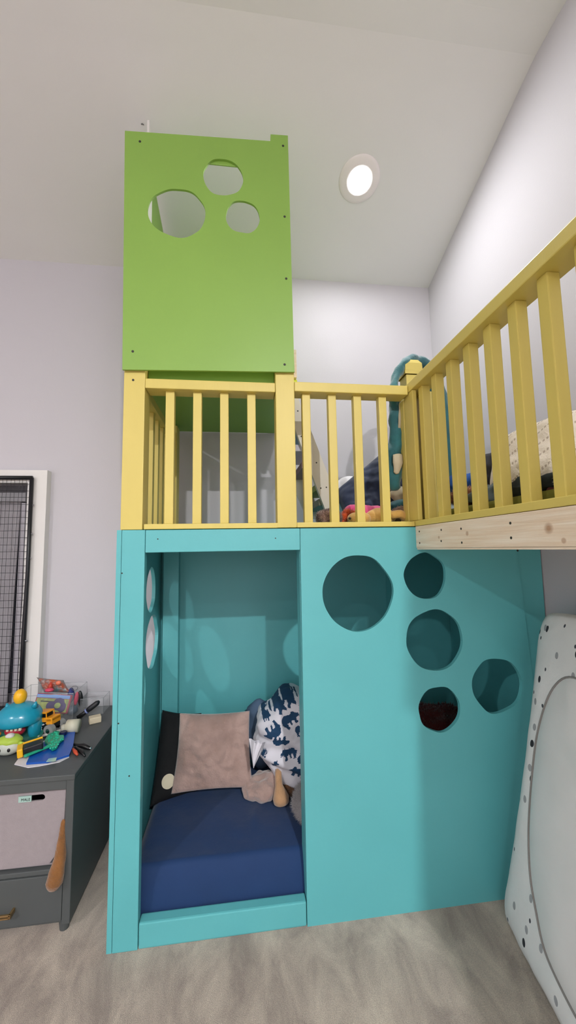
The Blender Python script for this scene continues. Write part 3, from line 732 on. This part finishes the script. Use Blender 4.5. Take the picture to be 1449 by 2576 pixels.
add_spots(M_mc, '2C2C32', 15, .11, .42, uv=True); add_spots(M_mc, 'A5A2A4', 14, .10, .4, (3.3, 1.2, 2), uv=True); add_spots(M_mc, '4A4A52', 18, .07, .3, (5.3, 2.2, 2), uv=True)
M_mi = mat('plain_muslin', 'EFE8E6', .92, noise_amt=.04, nscale=8, bump=.2, bscale=14)
t = thing('padded_play_mat', 'large padded mat in speckled grey fabric leaning by the right wall', 'mat', (1.0, 1.3, 0))
bm = bmesh.new(); rings = []
TH = .07
prof = [(0, -.055), (-.012, -.03), (0, 0), (.12, .016), (.35, .026), (.7, .03), (1, .026)]
for k, hh in prof:
    R_ = []
    for i in range(N):
        o_, i_ = RO[i], RI[i]
        s = o_[0]+(i_[0]-o_[0])*k; tt = o_[1]+(i_[1]-o_[1])*k
        wv = .004*noise.noise(Vector((s*14, tt*14, k*3))) + .004*abs(noise.noise(Vector((s*30, tt*6, 1))))
        R_.append(bm.verts.new(W3(s + wv*.8, max(tt, .002), hh-.0+wv)))
    rings.append(R_)
for A, B in zip(rings, rings[1:]):
    for i in range(N): bm.faces.new([A[i], A[(i+1) % N], B[(i+1) % N], B[i]])
bk = bm.verts.new(W3(cS, cT, -.055))
for i in range(N): bm.faces.new([rings[0][i], rings[0][(i+1) % N], bk])
uvl = bm.loops.layers.uv.new('UVMap')
for f in bm.faces:
    for lp in f.loops:
        q = lp.vert.co - P0; lp[uvl].uv = (q.dot(dd)*.8, q.dot(upv)*.55)
link('border', bm, M_mc, t, True)
bm = bmesh.new(); prev = [bm.verts.new(W3(p[0], p[1], .024)) for p in RI]
for k in (.06, .15, .3, .5, .7, .88):
    cur = []
    for p in RI:
        s = p[0]+(cS-p[0])*k; tt = p[1]+(cT-p[1])*k
        wv = .006*noise.noise(Vector((s*5+tt*4, tt*5, 7))) + .003*noise.noise(Vector((s*16, tt*16, 3)))
        cur.append(bm.verts.new(W3(s, tt, .026+.03*min(1, k*3)**.6+wv)))
    for i in range(N): bm.faces.new([prev[i], prev[(i+1) % N], cur[(i+1) % N], cur[i]])
    prev = cur
cc = bm.verts.new(W3(cS, cT, .056))
for i in range(N): bm.faces.new([prev[i], prev[(i+1) % N], cc])
link('centre_panel', bm, M_mi, t, True)
bm = bmesh.new(); tube(bm, [W3(p[0], p[1], .027) for p in RI], .0035, 8, closed=True)
link('piping', bm, mat('piping_grey', '8E8884', .9), t, True)

# ================================================================== NET SCREEN AND CURTAIN AT THE WINDOW
t = thing('net_screen', 'black framed wire net screen standing in the window casing', 'screen', (-1.7, YB-.07, .5))
bm = bmesh.new()
xr0, xr1 = PY(80, 1202, 2.43).x, PY(52, 1770, 2.43).x
zt, zb = PY(80, 1202, 2.43).z, .60
tube(bm, [(xr1-.0, 2.43, zb-.02), ((xr0+xr1)/2-.004, 2.432, (zt+zb)/2-.3), ((xr0+xr1)/2+.004, 2.428, (zt+zb)/2+.1), (xr0, 2.43, zt)], [.0125, .0125, .0105, .011], 12)
tube(bm, [(xr0+.004, 2.43, zt), (-2.3, 2.43, zt)], .012, 12)
tube(bm, [(-2.3, 2.43, zb), (-2.3, 2.43, zt)], .012, 12)
tube(bm, [(xr1+.004, 2.43, zb), (-2.3, 2.43, zb)], .012, 12)
link('frame', bm, M_black, t, True)
M_clip = mat('clip_steel', '9A9AA0', .3, metal=1)
for px, py in ((77, 1270), (74, 1343), (70, 1404), (60, 1613)):
    bm = bmesh.new(); c = PY(px, py, 2.42); cyl(bm, (c.x-.014, 2.43, c.z), .0035, .028, 'X', 10); link('clip', bm, M_clip, t)
bm = bmesh.new()
z = zt-.036
rn = random.Random(4)
while z > zb+.02:
    f = (z-zb)/(zt-zb); xr = xr1+(xr0-xr1)*f
    tube(bm, [(-2.29, 2.44, z), (-1.9, 2.442, z-.004), (-1.5, 2.441, z+.002), (xr-.008, 2.436, z+rn.uniform(-.003, .003))], .0013, 5); z -= .0405
x = -2.27
while x < xr0-.01:
    w1 = rn.uniform(-.008, .008)
    f0 = max(zb+.01, zb + (x-xr1)/(xr0-xr1)*(zt-zb)) if x > xr1 else zb+.01
    tube(bm, [(x, 2.439, f0), (x+w1, 2.441, (f0+zt)/2), (x-w1*.5, 2.439, zt-.01)], .0011, 5); x += .0225
link('net', bm, M_black, t)
M_cur = mat('grey_curtain', 'D6D1D6', .9, noise_amt=.08, nscale=8, bump=.1)
t = thing('window_blind', 'grey pleated fabric blind hanging behind the net screen', 'blind', (-1.8, 2.53, 1.85))
bm = bmesh.new()
xr = WX1-.065
def cfn(a, b):
    x = WX0+.02 + a*(xr-WX0-.02); z = WZ0+.01 + b*(WZ1-WZ0-.12)
    return Vector((x-.02*(1-b)*a, 2.505+.006*math.sin(a*95)+.003*noise.noise(Vector((x*9, z*2, 0))), z))
grid(bm, cfn, 160, 20)
for s in (0,):
    ext = bmesh.ops.solidify(bm, geom=bm.faces[:], thickness=.003)
link('fabric', bm, M_cur, t, True)
box('head_rail', WX0+.005, WX1-.03, 2.49, 2.53, WZ1-.11, WZ1-.055, mat('rail_grey', '8A888C', .6), t)
box('side_channel', xr+.004, xr+.03, 2.505, 2.53, WZ0+.005, WZ1-.115, mat('channel_dark', 'A7A3AA', .6), t)

# ================================================================== DRESSER
DX1, DX0, DY0, DY1, DZ = -.672, -1.75, 1.722, 2.42, .585
t = thing('dresser', 'charcoal dresser with open compartment and brass handled drawer left of the playhouse', 'dresser', (-1.2, 2.07, 0))
box('top', DX0-.004, DX1+.004, DY0-.006, DY1, DZ-.022, DZ, M_dark, t, .004)
box('side', DX1-.03, DX1, DY0, DY1-.002, .035, DZ-.022, M_dark, t)
box('side', DX0, DX0+.03, DY0, DY1-.002, .035, DZ-.022, M_dark, t)
box('back', DX0+.03, DX1-.03, DY1-.02, DY1-.004, .035, DZ-.022, M_dark, t)
box('top_apron', DX0+.03, DX1-.03, DY0+.001, DY0+.02, .527, DZ-.022, M_dark, t)
box('shelf', DX0+.03, DX1-.03, DY0+.003, DY1-.02, .218, .236, M_dark, t)
box('bottom', DX0+.03, DX1-.03, DY0+.01, DY1-.02, .036, .054, M_dark, t)
box('divider', -1.23, -1.205, DY0+.003, DY1-.02, .055, .527, M_dark, t)
for k, (xa, xb, hx) in enumerate(((-1.203, DX1-.031, -1.0), (DX0+.031, -1.232, -1.5))):
    dr = box('drawer', xa, xb, DY0-.001, DY0+.35, .048, .216, M_dark, t, .003)
    bm = bmesh.new()
    abox(bm, hx-.085, hx+.13, DY0-.034, DY0-.026, .112, .118, .0015); abox(bm, hx-.085, hx+.13, DY0-.034, DY0-.026, .103, .108, .0015)
    for x in (hx-.085, hx+.122): abox(bm, x, x+.008, DY0-.034, DY0-.001, .103, .118, .001)
    link('handle', bm, M_brass, dr)
for x in (DX1-.03, DX0+.03):
    for y in (DY0+.03, DY1-.04):
        bm = bmesh.new(); cyl(bm, (x, y, 0), .017, .036, 'Z', 16, .021); link('foot', bm, M_dark, t)
# fabric bin
t = thing('fabric_bin', 'mauve grey felt storage bin with cut out handle pushed into the dresser', 'storage bin', (-.95, 1.9, .237))
bx0, bx1 = -1.195, -.712
bm = bmesh.new()
hole = []
hc = (PY(85, 2007, 1.745).x, PY(85, 2007, 1.745).z+.002)
for i in range(28):
    a = 2*PI*i/28; sx_ = .032 if math.cos(a) > 0 else -.032
    hole.append((hc[0]+sx_+.0125*math.cos(a), hc[1]+.0115*math.sin(a)))
o = panel('front', [(bx0, .24), (bx1-.05, .247), (bx1-.01, .30), (bx1, .40), (bx1+.002, .519), (bx0, .522)], [hole], 'Y', 1.740, 1.746, M_grey_fab, t)
box('side', bx1-.006, bx1+.001, 1.7475, 2.35, .2375, .519, M_grey_fab, t, .001)
box('side', bx0, bx0+.006, 1.7475, 2.35, .2375, .519, M_grey_fab, t, .001)
box('back', bx0+.007, bx1-.007, 2.344, 2.35, .2375, .519, M_grey_fab, t, .001)
box('base', bx0+.007, bx1-.007, 1.7475, 2.343, .2375, .243, M_grey_fab, t, .001)
lb = box('label_tag', hc[0]-.052, hc[0]-.004, 1.7345, 1.7385, hc[1]-.010, hc[1]+.012, mat('mint_label', '9FBDB4', .7), t, .0005); lb['label'] = 'pale mint label sticker'
tx = bpy.data.curves.new('tagtext', 'FONT'); tx.body = 'MALE'; tx.size = .014; tx.extrude = .0003
to = bpy.data.objects.new('tagtext', tx); C.objects.link(to)
dg = bpy.context.evaluated_depsgraph_get(); me = bpy.data.meshes.new_from_object(to.evaluated_get(dg))
bpy.data.objects.remove(to); me.materials.clear(); me.materials.append(M_bp)
me.transform(Matrix.Translation((hc[0]-.042, 1.734, hc[1]-.005)) @ Matrix.Rotation(PI/2, 4, 'X'))
lt = bpy.data.objects.new('lettering', me); C.objects.link(lt); lt.parent = lb
# brown plush leg dangling beside bin
bm = bmesh.new()
M_ginger = mat('ginger_brown_plush', '8A5A2A', .95, noise_amt=.3, nscale=25, bump=.5, bscale=120, sheen=.4)
sweep_cloth(bm, [PY(160, 2062, 1.728), PY(155, 2110, 1.722), PY(150, 2160, 1.714), PY(142, 2195, 1.706), PY(136, 2222, 1.700), PY(134, 2238, 1.700)], [.006, .014, .022, .029, .030, .014], [.8]*6, 5, .003)
tag(link('plush_toy', bm, M_ginger, None, True), 'ginger brown plush toy leg dangling out beside the felt bin', 'plush toy')

# ================================================================== TOYS ON THE DRESSER
T = lambda px, py, z=DZ: PZ(px, py, z)
# cyan monster
M_cy = mat('cyan_plastic', '1F93AE', .22, spec=.6); M_ylw = mat('golden_plastic', 'EFB21A', .35); M_red = mat('red_plastic', 'B22438', .4)
t = thing('toy_monster', 'cyan round headed toy monster with yellow horn and open red mouth', 'toy', tuple(T(38, 1868)))
c = T(40, 1862); c = Vector((c.x, c.y+.02, DZ))
bm = bmesh.new()
ball(bm, c+Vector((0, 0, .095)), (.100, .085, .072), 4)
for v in bm.verts:
    if v.co.z < DZ+.075: v.co.z = DZ+.075-(DZ+.075-v.co.z)*.25
ball(bm, c+Vector((.072, .01, .05)), (.030, .05, .062), 3)
link('body', bm, M_cy, t, True)
for sx_ in (-.048, .072):
    bm = bmesh.new(); cyl(bm, c+Vector((sx_, -.01, .145)), .016, .024, (.25*(1 if sx_ > 0 else -1), 0, 1), 16, .003); link('ear', bm, M_cy, t, True)
bm = bmesh.new(); ball(bm, c+Vector((0, 0, .192)), (.0285, .0285, .036), 3); link('horn', bm, M_ylw, t, True)
bm = bmesh.new(); ball(bm, c+Vector((.005, -.040, .052)), (.045, .030, .026), 3); link('mouth', bm, M_red, t, True)
bm = bmesh.new()
for k in range(4): abox(bm, c.x-.018+k*.018, c.x-.007+k*.018, c.y-.073, c.y-.063, DZ+.062, DZ+.074, .002)
link('teeth', bm, mat('ivory', 'D9CDB4', .5), t)
bm = bmesh.new(); ball(bm, c+Vector((-.055, -.06, .05)), .010, 3); link('nose_button', bm, mat('orange_plastic', 'D58A3A', .4), t, True)
# green translucent dish under it
bm = bmesh.new(); c2 = T(42, 1885)
lathe(bm, [(.0, .001), (.085, .001), (.112, .014), (.118, .028), (.113, .028), (.100, .014), (.0, .008)], (c.x+.01, c2.y+.055, DZ), 40)
tag(link('plastic_dish', bm, mat('sea_green_plastic', '2B7A68', .3, alpha=.9), None, True), 'sea green plastic dish under the cyan toy monster', 'dish')
# small white and green animal toy
t = thing('toy_animal', 'small pale toy animal face with lime green hood at the left edge', 'toy', tuple(T(12, 1912)))
c = T(10, 1908); c = Vector((c.x, c.y+.03, DZ+.035)); M_pl = mat('pale_grey_vinyl', 'B9BDB4', .5); M_lime = mat('lime_vinyl', 'A5BE45', .5)
bm = bmesh.new(); ball(bm, c, (.052, .035, .034), 4, None, .002, 20); link('head', bm, M_pl, t, True)
bm = bmesh.new(); ball(bm, c+Vector((0, .006, .022)), (.053, .036, .024), 4, None, .004, 24); link('hood', bm, M_lime, t, True)
for sx_ in (-.02, .018):
    bm = bmesh.new(); ball(bm, c+Vector((sx_, -.032, -.002)), (.0065, .004, .008), 3); e_ = link('eye', bm, M_bp, t, True)
bm = bmesh.new(); cyl(bm, c+Vector((.045, -.005, .012)), .010, .020, (1, 0, .1), 12, .002); link('ear', bm, M_lime, t, True)
bm = bmesh.new(); ball(bm, c+Vector((.005, -.004, .046)), (.018, .015, .010), 3, None, .003, 30); link('tuft', bm, mat('white_vinyl', 'CFCCC8', .5), t, True)
# toy truck
t = thing('toy_truck', 'yellow and black toy monster truck with grey wheels', 'toy', tuple(T(110, 1850)))
c = T(112, 1852); c = Vector((c.x, c.y+.03, DZ)); Rz = rotm(0, -.1, -.35)
def loc_mesh(bm, c, R):
    for v in bm.verts: v.co = c + R @ v.co
M_or2 = mat('amber_plastic', 'E8981C', .35); M_gw = mat('grey_rubber', '8A8A88', .5)
bm = bmesh.new(); abox(bm, -.055, .055, -.03, .03, .03, .05, .005); loc_mesh(bm, c, Rz); link('chassis', bm, M_bp, t)
bm = bmesh.new(); abox(bm, -.045, .055, -.028, .028, .062, .082, .005)
abox(bm, -.04, .022, -.025, .025, .100, .108, .003)
for x in (-.04, -.012, .018):
    for y in (-.025, .021): abox(bm, x, x+.004, y, y+.004, .08, .102, .001)
abox(bm, .02, .055, -.028, .028, .05, .08, .004)
loc_mesh(bm, c, Rz); link('body', bm, M_or2, t)
bm = bmesh.new(); abox(bm, -.036, .016, -.021, .021, .080, .099, .003); loc_mesh(bm, c, Rz); link('window', bm, M_bp, t)
for x, y in ((-.04, -.042), (.045, -.042), (-.04, .022), (.045, .022)):
    bm = bmesh.new(); cyl(bm, (x, y, .028), .026, .022, 'Y', 28); loc_mesh(bm, c, Rz); wl = link('wheel', bm, M_gw, t, False)
    bm = bmesh.new(); cyl(bm, (x, y-.003, .028), .011, .004, 'Y', 16); loc_mesh(bm, c, Rz); link('hub', bm, mat('chrome', 'C9CCD0', .15, metal=1), wl)
# clear acrylic bin (left) and its contents
M_clear = mat('clear_acrylic', 'EEF0F2', .06, trans=.0, alpha=.07, spec=.6)
M_edge = mat('acrylic_edge', '8E9094', .2, alpha=.75)
def clear_bin(label, x0, x1, y0, y1, h, rf, slant=0):
    t = thing('clear_bin', label, 'bin', ((x0+x1)/2, (y0+y1)/2, DZ), 'clear acrylic bins on the dresser')
    bm = bmesh.new(); w_ = .0025; zf, zb_ = DZ+h-slant, DZ+h
    for a, b_ in ((x0, x0+w_), (x1-w_, x1)):
        vs = [bm.verts.new((x, y, z)) for x in (a, b_) for y, z in ((y0, DZ+.001), (y1, DZ+.001), (y1, zb_), (y0, zf))]
        for f in ((0, 1, 2, 3), (4, 5, 6, 7), (0, 1, 5, 4), (1, 2, 6, 5), (2, 3, 7, 6), (3, 0, 4, 7)): bm.faces.new([vs[i] for i in f])
    abox(bm, x0, x1, y0, y0+w_, DZ+.001, zf); abox(bm, x0, x1, y1-w_, y1, DZ+.001, zb_); abox(bm, x0, x1, y0, y1, DZ+.001, DZ+.004)
    link('walls', bm, M_clear, t)
    bm = bmesh.new()
    tube(bm, [(x0, y0, zf), (x1, y0, zf), (x1, y1, zb_), (x0, y1, zb_)], .0011, 6, True)
    for x, y, z in ((x0, y0, zf), (x1, y0, zf), (x1, y1, zb_), (x0, y1, zb_)): tube(bm, [(x, y, DZ+.001), (x, y, z)], .0009, 6)
    link('rim', bm, M_edge, t)
    return t
clear_bin('clear acrylic bin filled with pouches and toys on the dresser', -1.185, -.885, 2.22, 2.40, .145, .0)
clear_bin('empty clear acrylic bin near the right back corner of the dresser', -.88, -.76, 2.30, 2.40, .085, .0)
# activity pouch: red edged, green page, purple blot
t = thing('activity_pouch', 'red edged clear pouch showing a lime and purple print in the bin', 'pouch', (-1.07, 2.2, DZ))
M_mg = mat('crimson_trim', 'A3203F', .5); M_lg = mat('lime_print', 'AEB85A', .6, nscale=60, hex2='7F8A44'); M_pu = mat('purple_print', '3C2262', .6)
a_, b_, c_, d_ = PY(87, 1790, 2.262), PY(176, 1795, 2.262), PY(174, 1750, 2.29), PY(86, 1744, 2.29)
bm = bmesh.new(); R = basis(b_-a_, d_-a_); ww = (b_-a_).length; hh = (d_-a_).length; ctr = (a_+b_+c_+d_)/4
abox(bm, -ww/2, ww/2, -hh/2, hh/2, -.018, 0, .006); loc_mesh(bm, ctr, R); link('cover', bm, M_mg, t, True)
bm = bmesh.new(); abox(bm, -ww/2+.008, ww/2-.008, -hh/2+.006, hh/2-.022, .0005, .003, .001); loc_mesh(bm, ctr, R); link('page', bm, M_lg, t)
bm = bmesh.new()
for u, v, ru, rv in ((.0, -.012, .036, .03), (.035, .0, .04, .042), (.055, -.015, .028, .032)): ball(bm, (u, v, .002), (ru*.75, rv*.8, .004), 3)
loc_mesh(bm, ctr, R); link('purple_print', bm, M_pu, t, True)
bm = bmesh.new(); ball(bm, (.032, -.008, .006), (.016, .014, .003), 3); loc_mesh(bm, ctr, R); link('lime_disc', bm, mat('lime_disc', '9DB05A', .6), t, True)
bm = bmesh.new(); abox(bm, -ww/2+.004, ww/2-.006, hh/2-.020, hh/2-.003, -.001, .004, .002); loc_mesh(bm, ctr, R); link('blue_band', bm, mat('sky_blue_trim', '6E9AD8', .5), t)
bm = bmesh.new(); abox(bm, -ww/2+.030, ww/2-.03, hh/2-.040, hh/2-.034, .003, .0036); loc_mesh(bm, ctr, R); link('print_line', bm, M_bp, t)
# crinkly bag, lying on top
M_bag = mat('teal_orange_foil', '3E8A90', .3, nscale=28, hex2='B4502E')
bm = quad_pillow([PY(112, 1741, 2.33), PY(178, 1742, 2.33), PY(160, 1711, 2.36), PY(92, 1704, 2.36)], .035, n=30, wr=.012, seed=4, ws=28)
tag(link('foil_bag', bm, M_bag, None, True), 'crinkled teal and orange foil bag on top of the clear bin contents', 'bag')
bm = bmesh.new(); cc = PY(126, 1728, 2.31); cyl(bm, cc-Vector((0, 0, .016)), .018, .04, (.1, 0, 1), 20, .004)
tag(link('red_party_hat', bm, mat('scarlet_card', 'C23A26', .5), None, True), 'small red cone toy in front of the foil bag', 'toy')
bm = bmesh.new(); ball(bm, PY(147, 1718, 2.31), (.014, .01, .012), 3)
tag(link('orange_ball', bm, mat('coral_plastic', 'E57A5C', .4), None, True), 'small coral orange ball resting on the foil bag', 'ball')
bm = bmesh.new(); ball(bm, PY(124, 1736, 2.27), (.022, .015, .010), 3)
tag(link('pink_ball', bm, mat('hot_pink_plastic', 'D4405E', .4), None, True), 'flat pink rubber toy above the red edged pouch', 'toy')
bm = bmesh.new(); ball(bm, PY(178, 1750, 2.34), (.018, .02, .040), 4, None, .006, 30)
tag(link('navy_pouch', bm, mat('navy_nylon', '26306E', .6, bump=.2), None, True), 'navy nylon pouch at the right of the bin', 'pouch')
bm = bmesh.new(); ball(bm, PY(192, 1757, 2.30), (.011, .010, .036), 3, rotm(0, .12, 0))
tag(link('pink_hairbrush', bm, mat('rose_plastic', 'C8405A', .4), None, True), 'rose pink hairbrush end standing in the bin', 'hairbrush')
bm = bmesh.new(); ball(bm, PY(202, 1757, 2.31), (.014, .010, .042), 3, rotm(0, -.08, 0))
tag(link('black_mirror', bm, M_bp, None, True), 'black oval hand mirror standing in the bin', 'hand mirror')
bm = bmesh.new(); ctr = PY(188, 1731, 2.32)
tube(bm, [ctr+Vector((.016*math.cos(a), 0, .012*math.sin(a))) for a in [2*PI*i/24 for i in range(24)]], .0013, 6, True)
tag(link('wire_ring', bm, mat('steel_wire', '77787C', .3, metal=1), None, True), 'thin steel wire ring above the bin rim', 'ring')
bm = bmesh.new(); ball(bm, (T(150, 1800).x, 2.29, DZ+.024), (.04, .03, .02), 3, None, .004, 30)
tag(link('olive_toy', bm, mat('olive_rubber', '6F7040', .6), None, True), 'olive rubber toy at the bottom of the clear bin', 'toy')
bm = bmesh.new(); ball(bm, (T(185, 1795).x, 2.31, DZ+.028), (.03, .03, .024), 3, None, .004, 30)
tag(link('slate_toy', bm, mat('slate_rubber', '4D5A68', .5), None, True), 'slate blue toy at the right bottom of the clear bin', 'toy')
# cream block, tape roll, torch
bm = bmesh.new(); abox(bm, -.028, .028, -.022, .022, 0, .030, .004); c = T(235, 1820); loc_mesh(bm, Vector((c.x+.002, c.y+.015, DZ+.0005)), rotm(0, 0, .45))
tag(link('cream_block', bm, mat('cream_wood', 'D5C6AA', .6, noise_amt=.05), None), 'cream wooden block at the right edge of the dresser top', 'block')
M_cream = mat('cream_plastic', 'C9C4AE', .45)
t = thing('toy_binoculars', 'cream plastic toy tube lying behind the blue clipboard', 'toy', tuple(T(180, 1845)))
c = T(178, 1850); bm = bmesh.new(); tube(bm, [(c.x-.03, c.y+.03, DZ+.031), (c.x+.025, c.y+.03, DZ+.031)], [.030, .030], 28); link('barrel', bm, M_cream, t, True)
bm = bmesh.new(); tube(bm, [(c.x-.05, c.y+.015, DZ+.028), (c.x-.032, c.y+.02, DZ+.03)], [.016, .018], 24); link('eyepiece', bm, mat('grey_cream', 'AFAB9C', .5), t, True)
bm = bmesh.new(); tube(bm, [(c.x-.14, c.y-.02, DZ+.012), (c.x-.05, c.y+.008, DZ+.022)], [.006, .008], 12); link('handle', bm, mat('pale_grey_plastic', 'B5B2AC', .5), t, True)
t = thing('torch', 'black handled torch propped diagonally against the cream block', 'torch', tuple(T(200, 1812)))
p0, p1 = T(196, 1812)+Vector((0, 0, .012)), PY(250, 1764, 2.26)
pm = p0.lerp(p1, .36)
bm = bmesh.new(); tube(bm, [p0, p0.lerp(p1, .30), pm], [.013, .010, .009], 18); link('shaft', bm, M_bp, t, True)
bm = bmesh.new(); tube(bm, [pm, p0.lerp(p1, .42)], [.0135, .0135], 18); link('collar', bm, mat('lilac_ring', '7C86B4', .4), t, True)
bm = bmesh.new(); tube(bm, [p0.lerp(p1, .42), p0.lerp(p1, .55), p0.lerp(p1, .9), p1], [.011, .014, .0135, .006], 18); link('grip', bm, mat('ink_rubber', '15161C', .5), t, True)
# papers, clipboard and things on it
def slab(name, pix, z0, th, M, lab, cat, parent=None, n=1):
    bm = bmesh.new(); ps = [PZ(x, y, z0) for x, y in pix]
    A = [bm.verts.new((p.x, p.y, z0)) for p in ps]; B = [bm.verts.new((p.x, p.y, z0+th)) for p in ps]
    bm.faces.new(A); bm.faces.new(B)
    for i in range(len(ps)): j = (i+1) % len(ps); bm.faces.new([A[i], A[j], B[j], B[i]])
    o = link(name, bm, M, parent)
    return tag(o, lab, cat) if lab else o
slab('paper_sheets', [(36, 1924), (50, 1905), (70, 1880), (150, 1850), (180, 1868), (174, 1906), (150, 1918), (100, 1928), (70, 1932)], DZ+.0005, .003, mat('white_paper', 'D9D4D6', .8), 'white paper sheets under the blue clipboard', 'paper')
slab('clipboard', [(66, 1924), (80, 1895), (122, 1862), (190, 1838), (184, 1880), (174, 1903), (120, 1920)], DZ+.0042, .008, mat('royal_blue_plastic', '1450A8', .3), 'royal blue plastic clipboard lying at the dresser front', 'clipboard')
slab('sticker_card', [(116, 1917), (122, 1909), (143, 1906), (140, 1915)], DZ+.0128, .0012, mat('mint_sticker', 'B9D0B0', .5, nscale=50, hex2='7FB6C8'), 'small mint and yellow sticker on the clipboard edge', 'sticker')
zc = DZ+.0135
t = thing('toy_claw', 'green scaly toy claw paddle resting on the clipboard', 'toy', tuple(PZ(110, 1885, zc)))
M_gc = mat('jade_plastic', '1F9A78', .3, bump=.1)
bm = bmesh.new(); pts = [PZ(60, 1903, zc+.006), PZ(85, 1893, zc+.008), PZ(112, 1882, zc+.009), PZ(125, 1876, zc+.010)]
sweep_cloth(bm, pts, [.011, .009, .009, .012], [.6]*4, 2, .0005); link('handle', bm, M_gc, t, True)
bm = bmesh.new()
pm_ = [PZ(x, y, zc+.008) for x, y in ((124, 1880), (112, 1866), (120, 1851), (140, 1841), (150, 1843), (148, 1852), (160, 1852), (161, 1859), (150, 1866), (144, 1880), (132, 1886))]
A = [bm.verts.new(p+Vector((0, 0, -.006))) for p in pm_]; B = [bm.verts.new(p+Vector((0, 0, .006))) for p in pm_]
bm.faces.new(A); bm.faces.new(B)
for i in range(len(pm_)): j = (i+1) % len(pm_); bm.faces.new([A[i], A[j], B[j], B[i]])
link('palm', bm, M_gc, t)
bm = bmesh.new(); rn = random.Random(3)
for i in range(70):
    q = (rn.uniform(112, 160), rn.uniform(1842, 1884))
    if inside(q, [(124, 1880), (112, 1866), (120, 1851), (140, 1841), (150, 1843), (148, 1852), (160, 1852), (161, 1859), (150, 1866), (144, 1880), (132, 1886)]):
        pp = PZ(q[0], q[1], zc+.014); cyl(bm, pp, .0045, .006, (0, -.5, 1), 6, .0008)
link('scales', bm, mat('mint_plastic', '35B893', .3), t)
t = thing('toy_phone', 'yellow and black toy scoop next to the green claw', 'toy', tuple(PZ(75, 1885, zc)))
R = rotm(.0, -.1, .45); c = PZ(78, 1880, zc+.02)
bm = bmesh.new(); abox(bm, -.05, -.028, -.03, .03, -.018, .018, .005); abox(bm, -.03, .045, .024, .03, -.014, .020, .002); loc_mesh(bm, c, R); link('shell', bm, M_ylw, t)
bm = bmesh.new(); abox(bm, -.028, .045, -.028, .022, -.016, .016, .005); loc_mesh(bm, c, R); link('window', bm, M_bp, t)
bm = bmesh.new(); cyl(bm, PZ(159, 1848, zc), .015, .014, 'Z', 24); tag(link('toy_disc', bm, mat('navy_plastic', '131C48', .35), None), 'round navy toy cap at the top of the clipboard', 'toy')
bm = bmesh.new()
for x, y, a in ((108, 1842, .3), (113, 1848, 1.2), (104, 1850, -.4)):
    p = T(x, y); tube(bm, [p+Vector((-.015*math.cos(a), 0, .01)), p+Vector((0, 0, .034)), p+Vector((.012*math.cos(a), .006*math.sin(a), .052))], [.007, .008, .005], 10)
tag(link('white_figurine', bm, mat('pearl_plastic', 'CDD4D6', .3), None, True), 'small pearly white plastic figure between truck and clipboard', 'figurine')
# pliers
t = thing('pliers', 'black pliers with a red grip lying right of the clipboard', 'pliers', tuple(T(205, 1890)))
z1 = DZ+.010
bm = bmesh.new(); tube(bm, [T(226, 1883, z1), T(210, 1876, z1), T(198, 1876, z1), T(187, 1872, z1)], [.007, .011, .009, .006], 12); link('jaw', bm, M_bp, t, True)
bm = bmesh.new(); tube(bm, [T(190, 1880, z1), T(205, 1890, z1), T(214, 1902, z1-.002)], [.006, .009, .004], 12); link('handle', bm, M_bp, t, True)
bm = bmesh.new(); tube(bm, [T(184, 1884, z1), T(190, 1892, z1), T(195, 1899, z1-.002)], [.005, .008, .004], 12); link('grip', bm, mat('red_rubber', 'C24A2C', .5), t, True)
bm = bmesh.new(); ball(bm, T(227, 1882, z1), .006, 2); link('pivot', bm, mat('bright_steel', 'D5D8DA', .2, metal=1), t, True)
# ceiling screw hook left of the tower
c = PY(358, 311, 2.3); c = T(358, 311, ZC)
d = ray(358, 311); tt = (ZB + math.tan(math.atan2(ZC-.05-ZB, YB-(YC+.12)))*YB - CH)/(d.z + math.tan(math.atan2(ZC-.05-ZB, YB-(YC+.12)))*d.y)
c = O + d*tt
bm = bmesh.new(); tube(bm, [c+Vector((-.006, 0, -.004)), c+Vector((0, 0, -.001)), c+Vector((.007, 0, -.006))], .002, 8)
tag(link('ceiling_hook', bm, mat('dark_steel', '55524E', .5), None), 'tiny dark hook in the ceiling beside the green tower', 'hook')
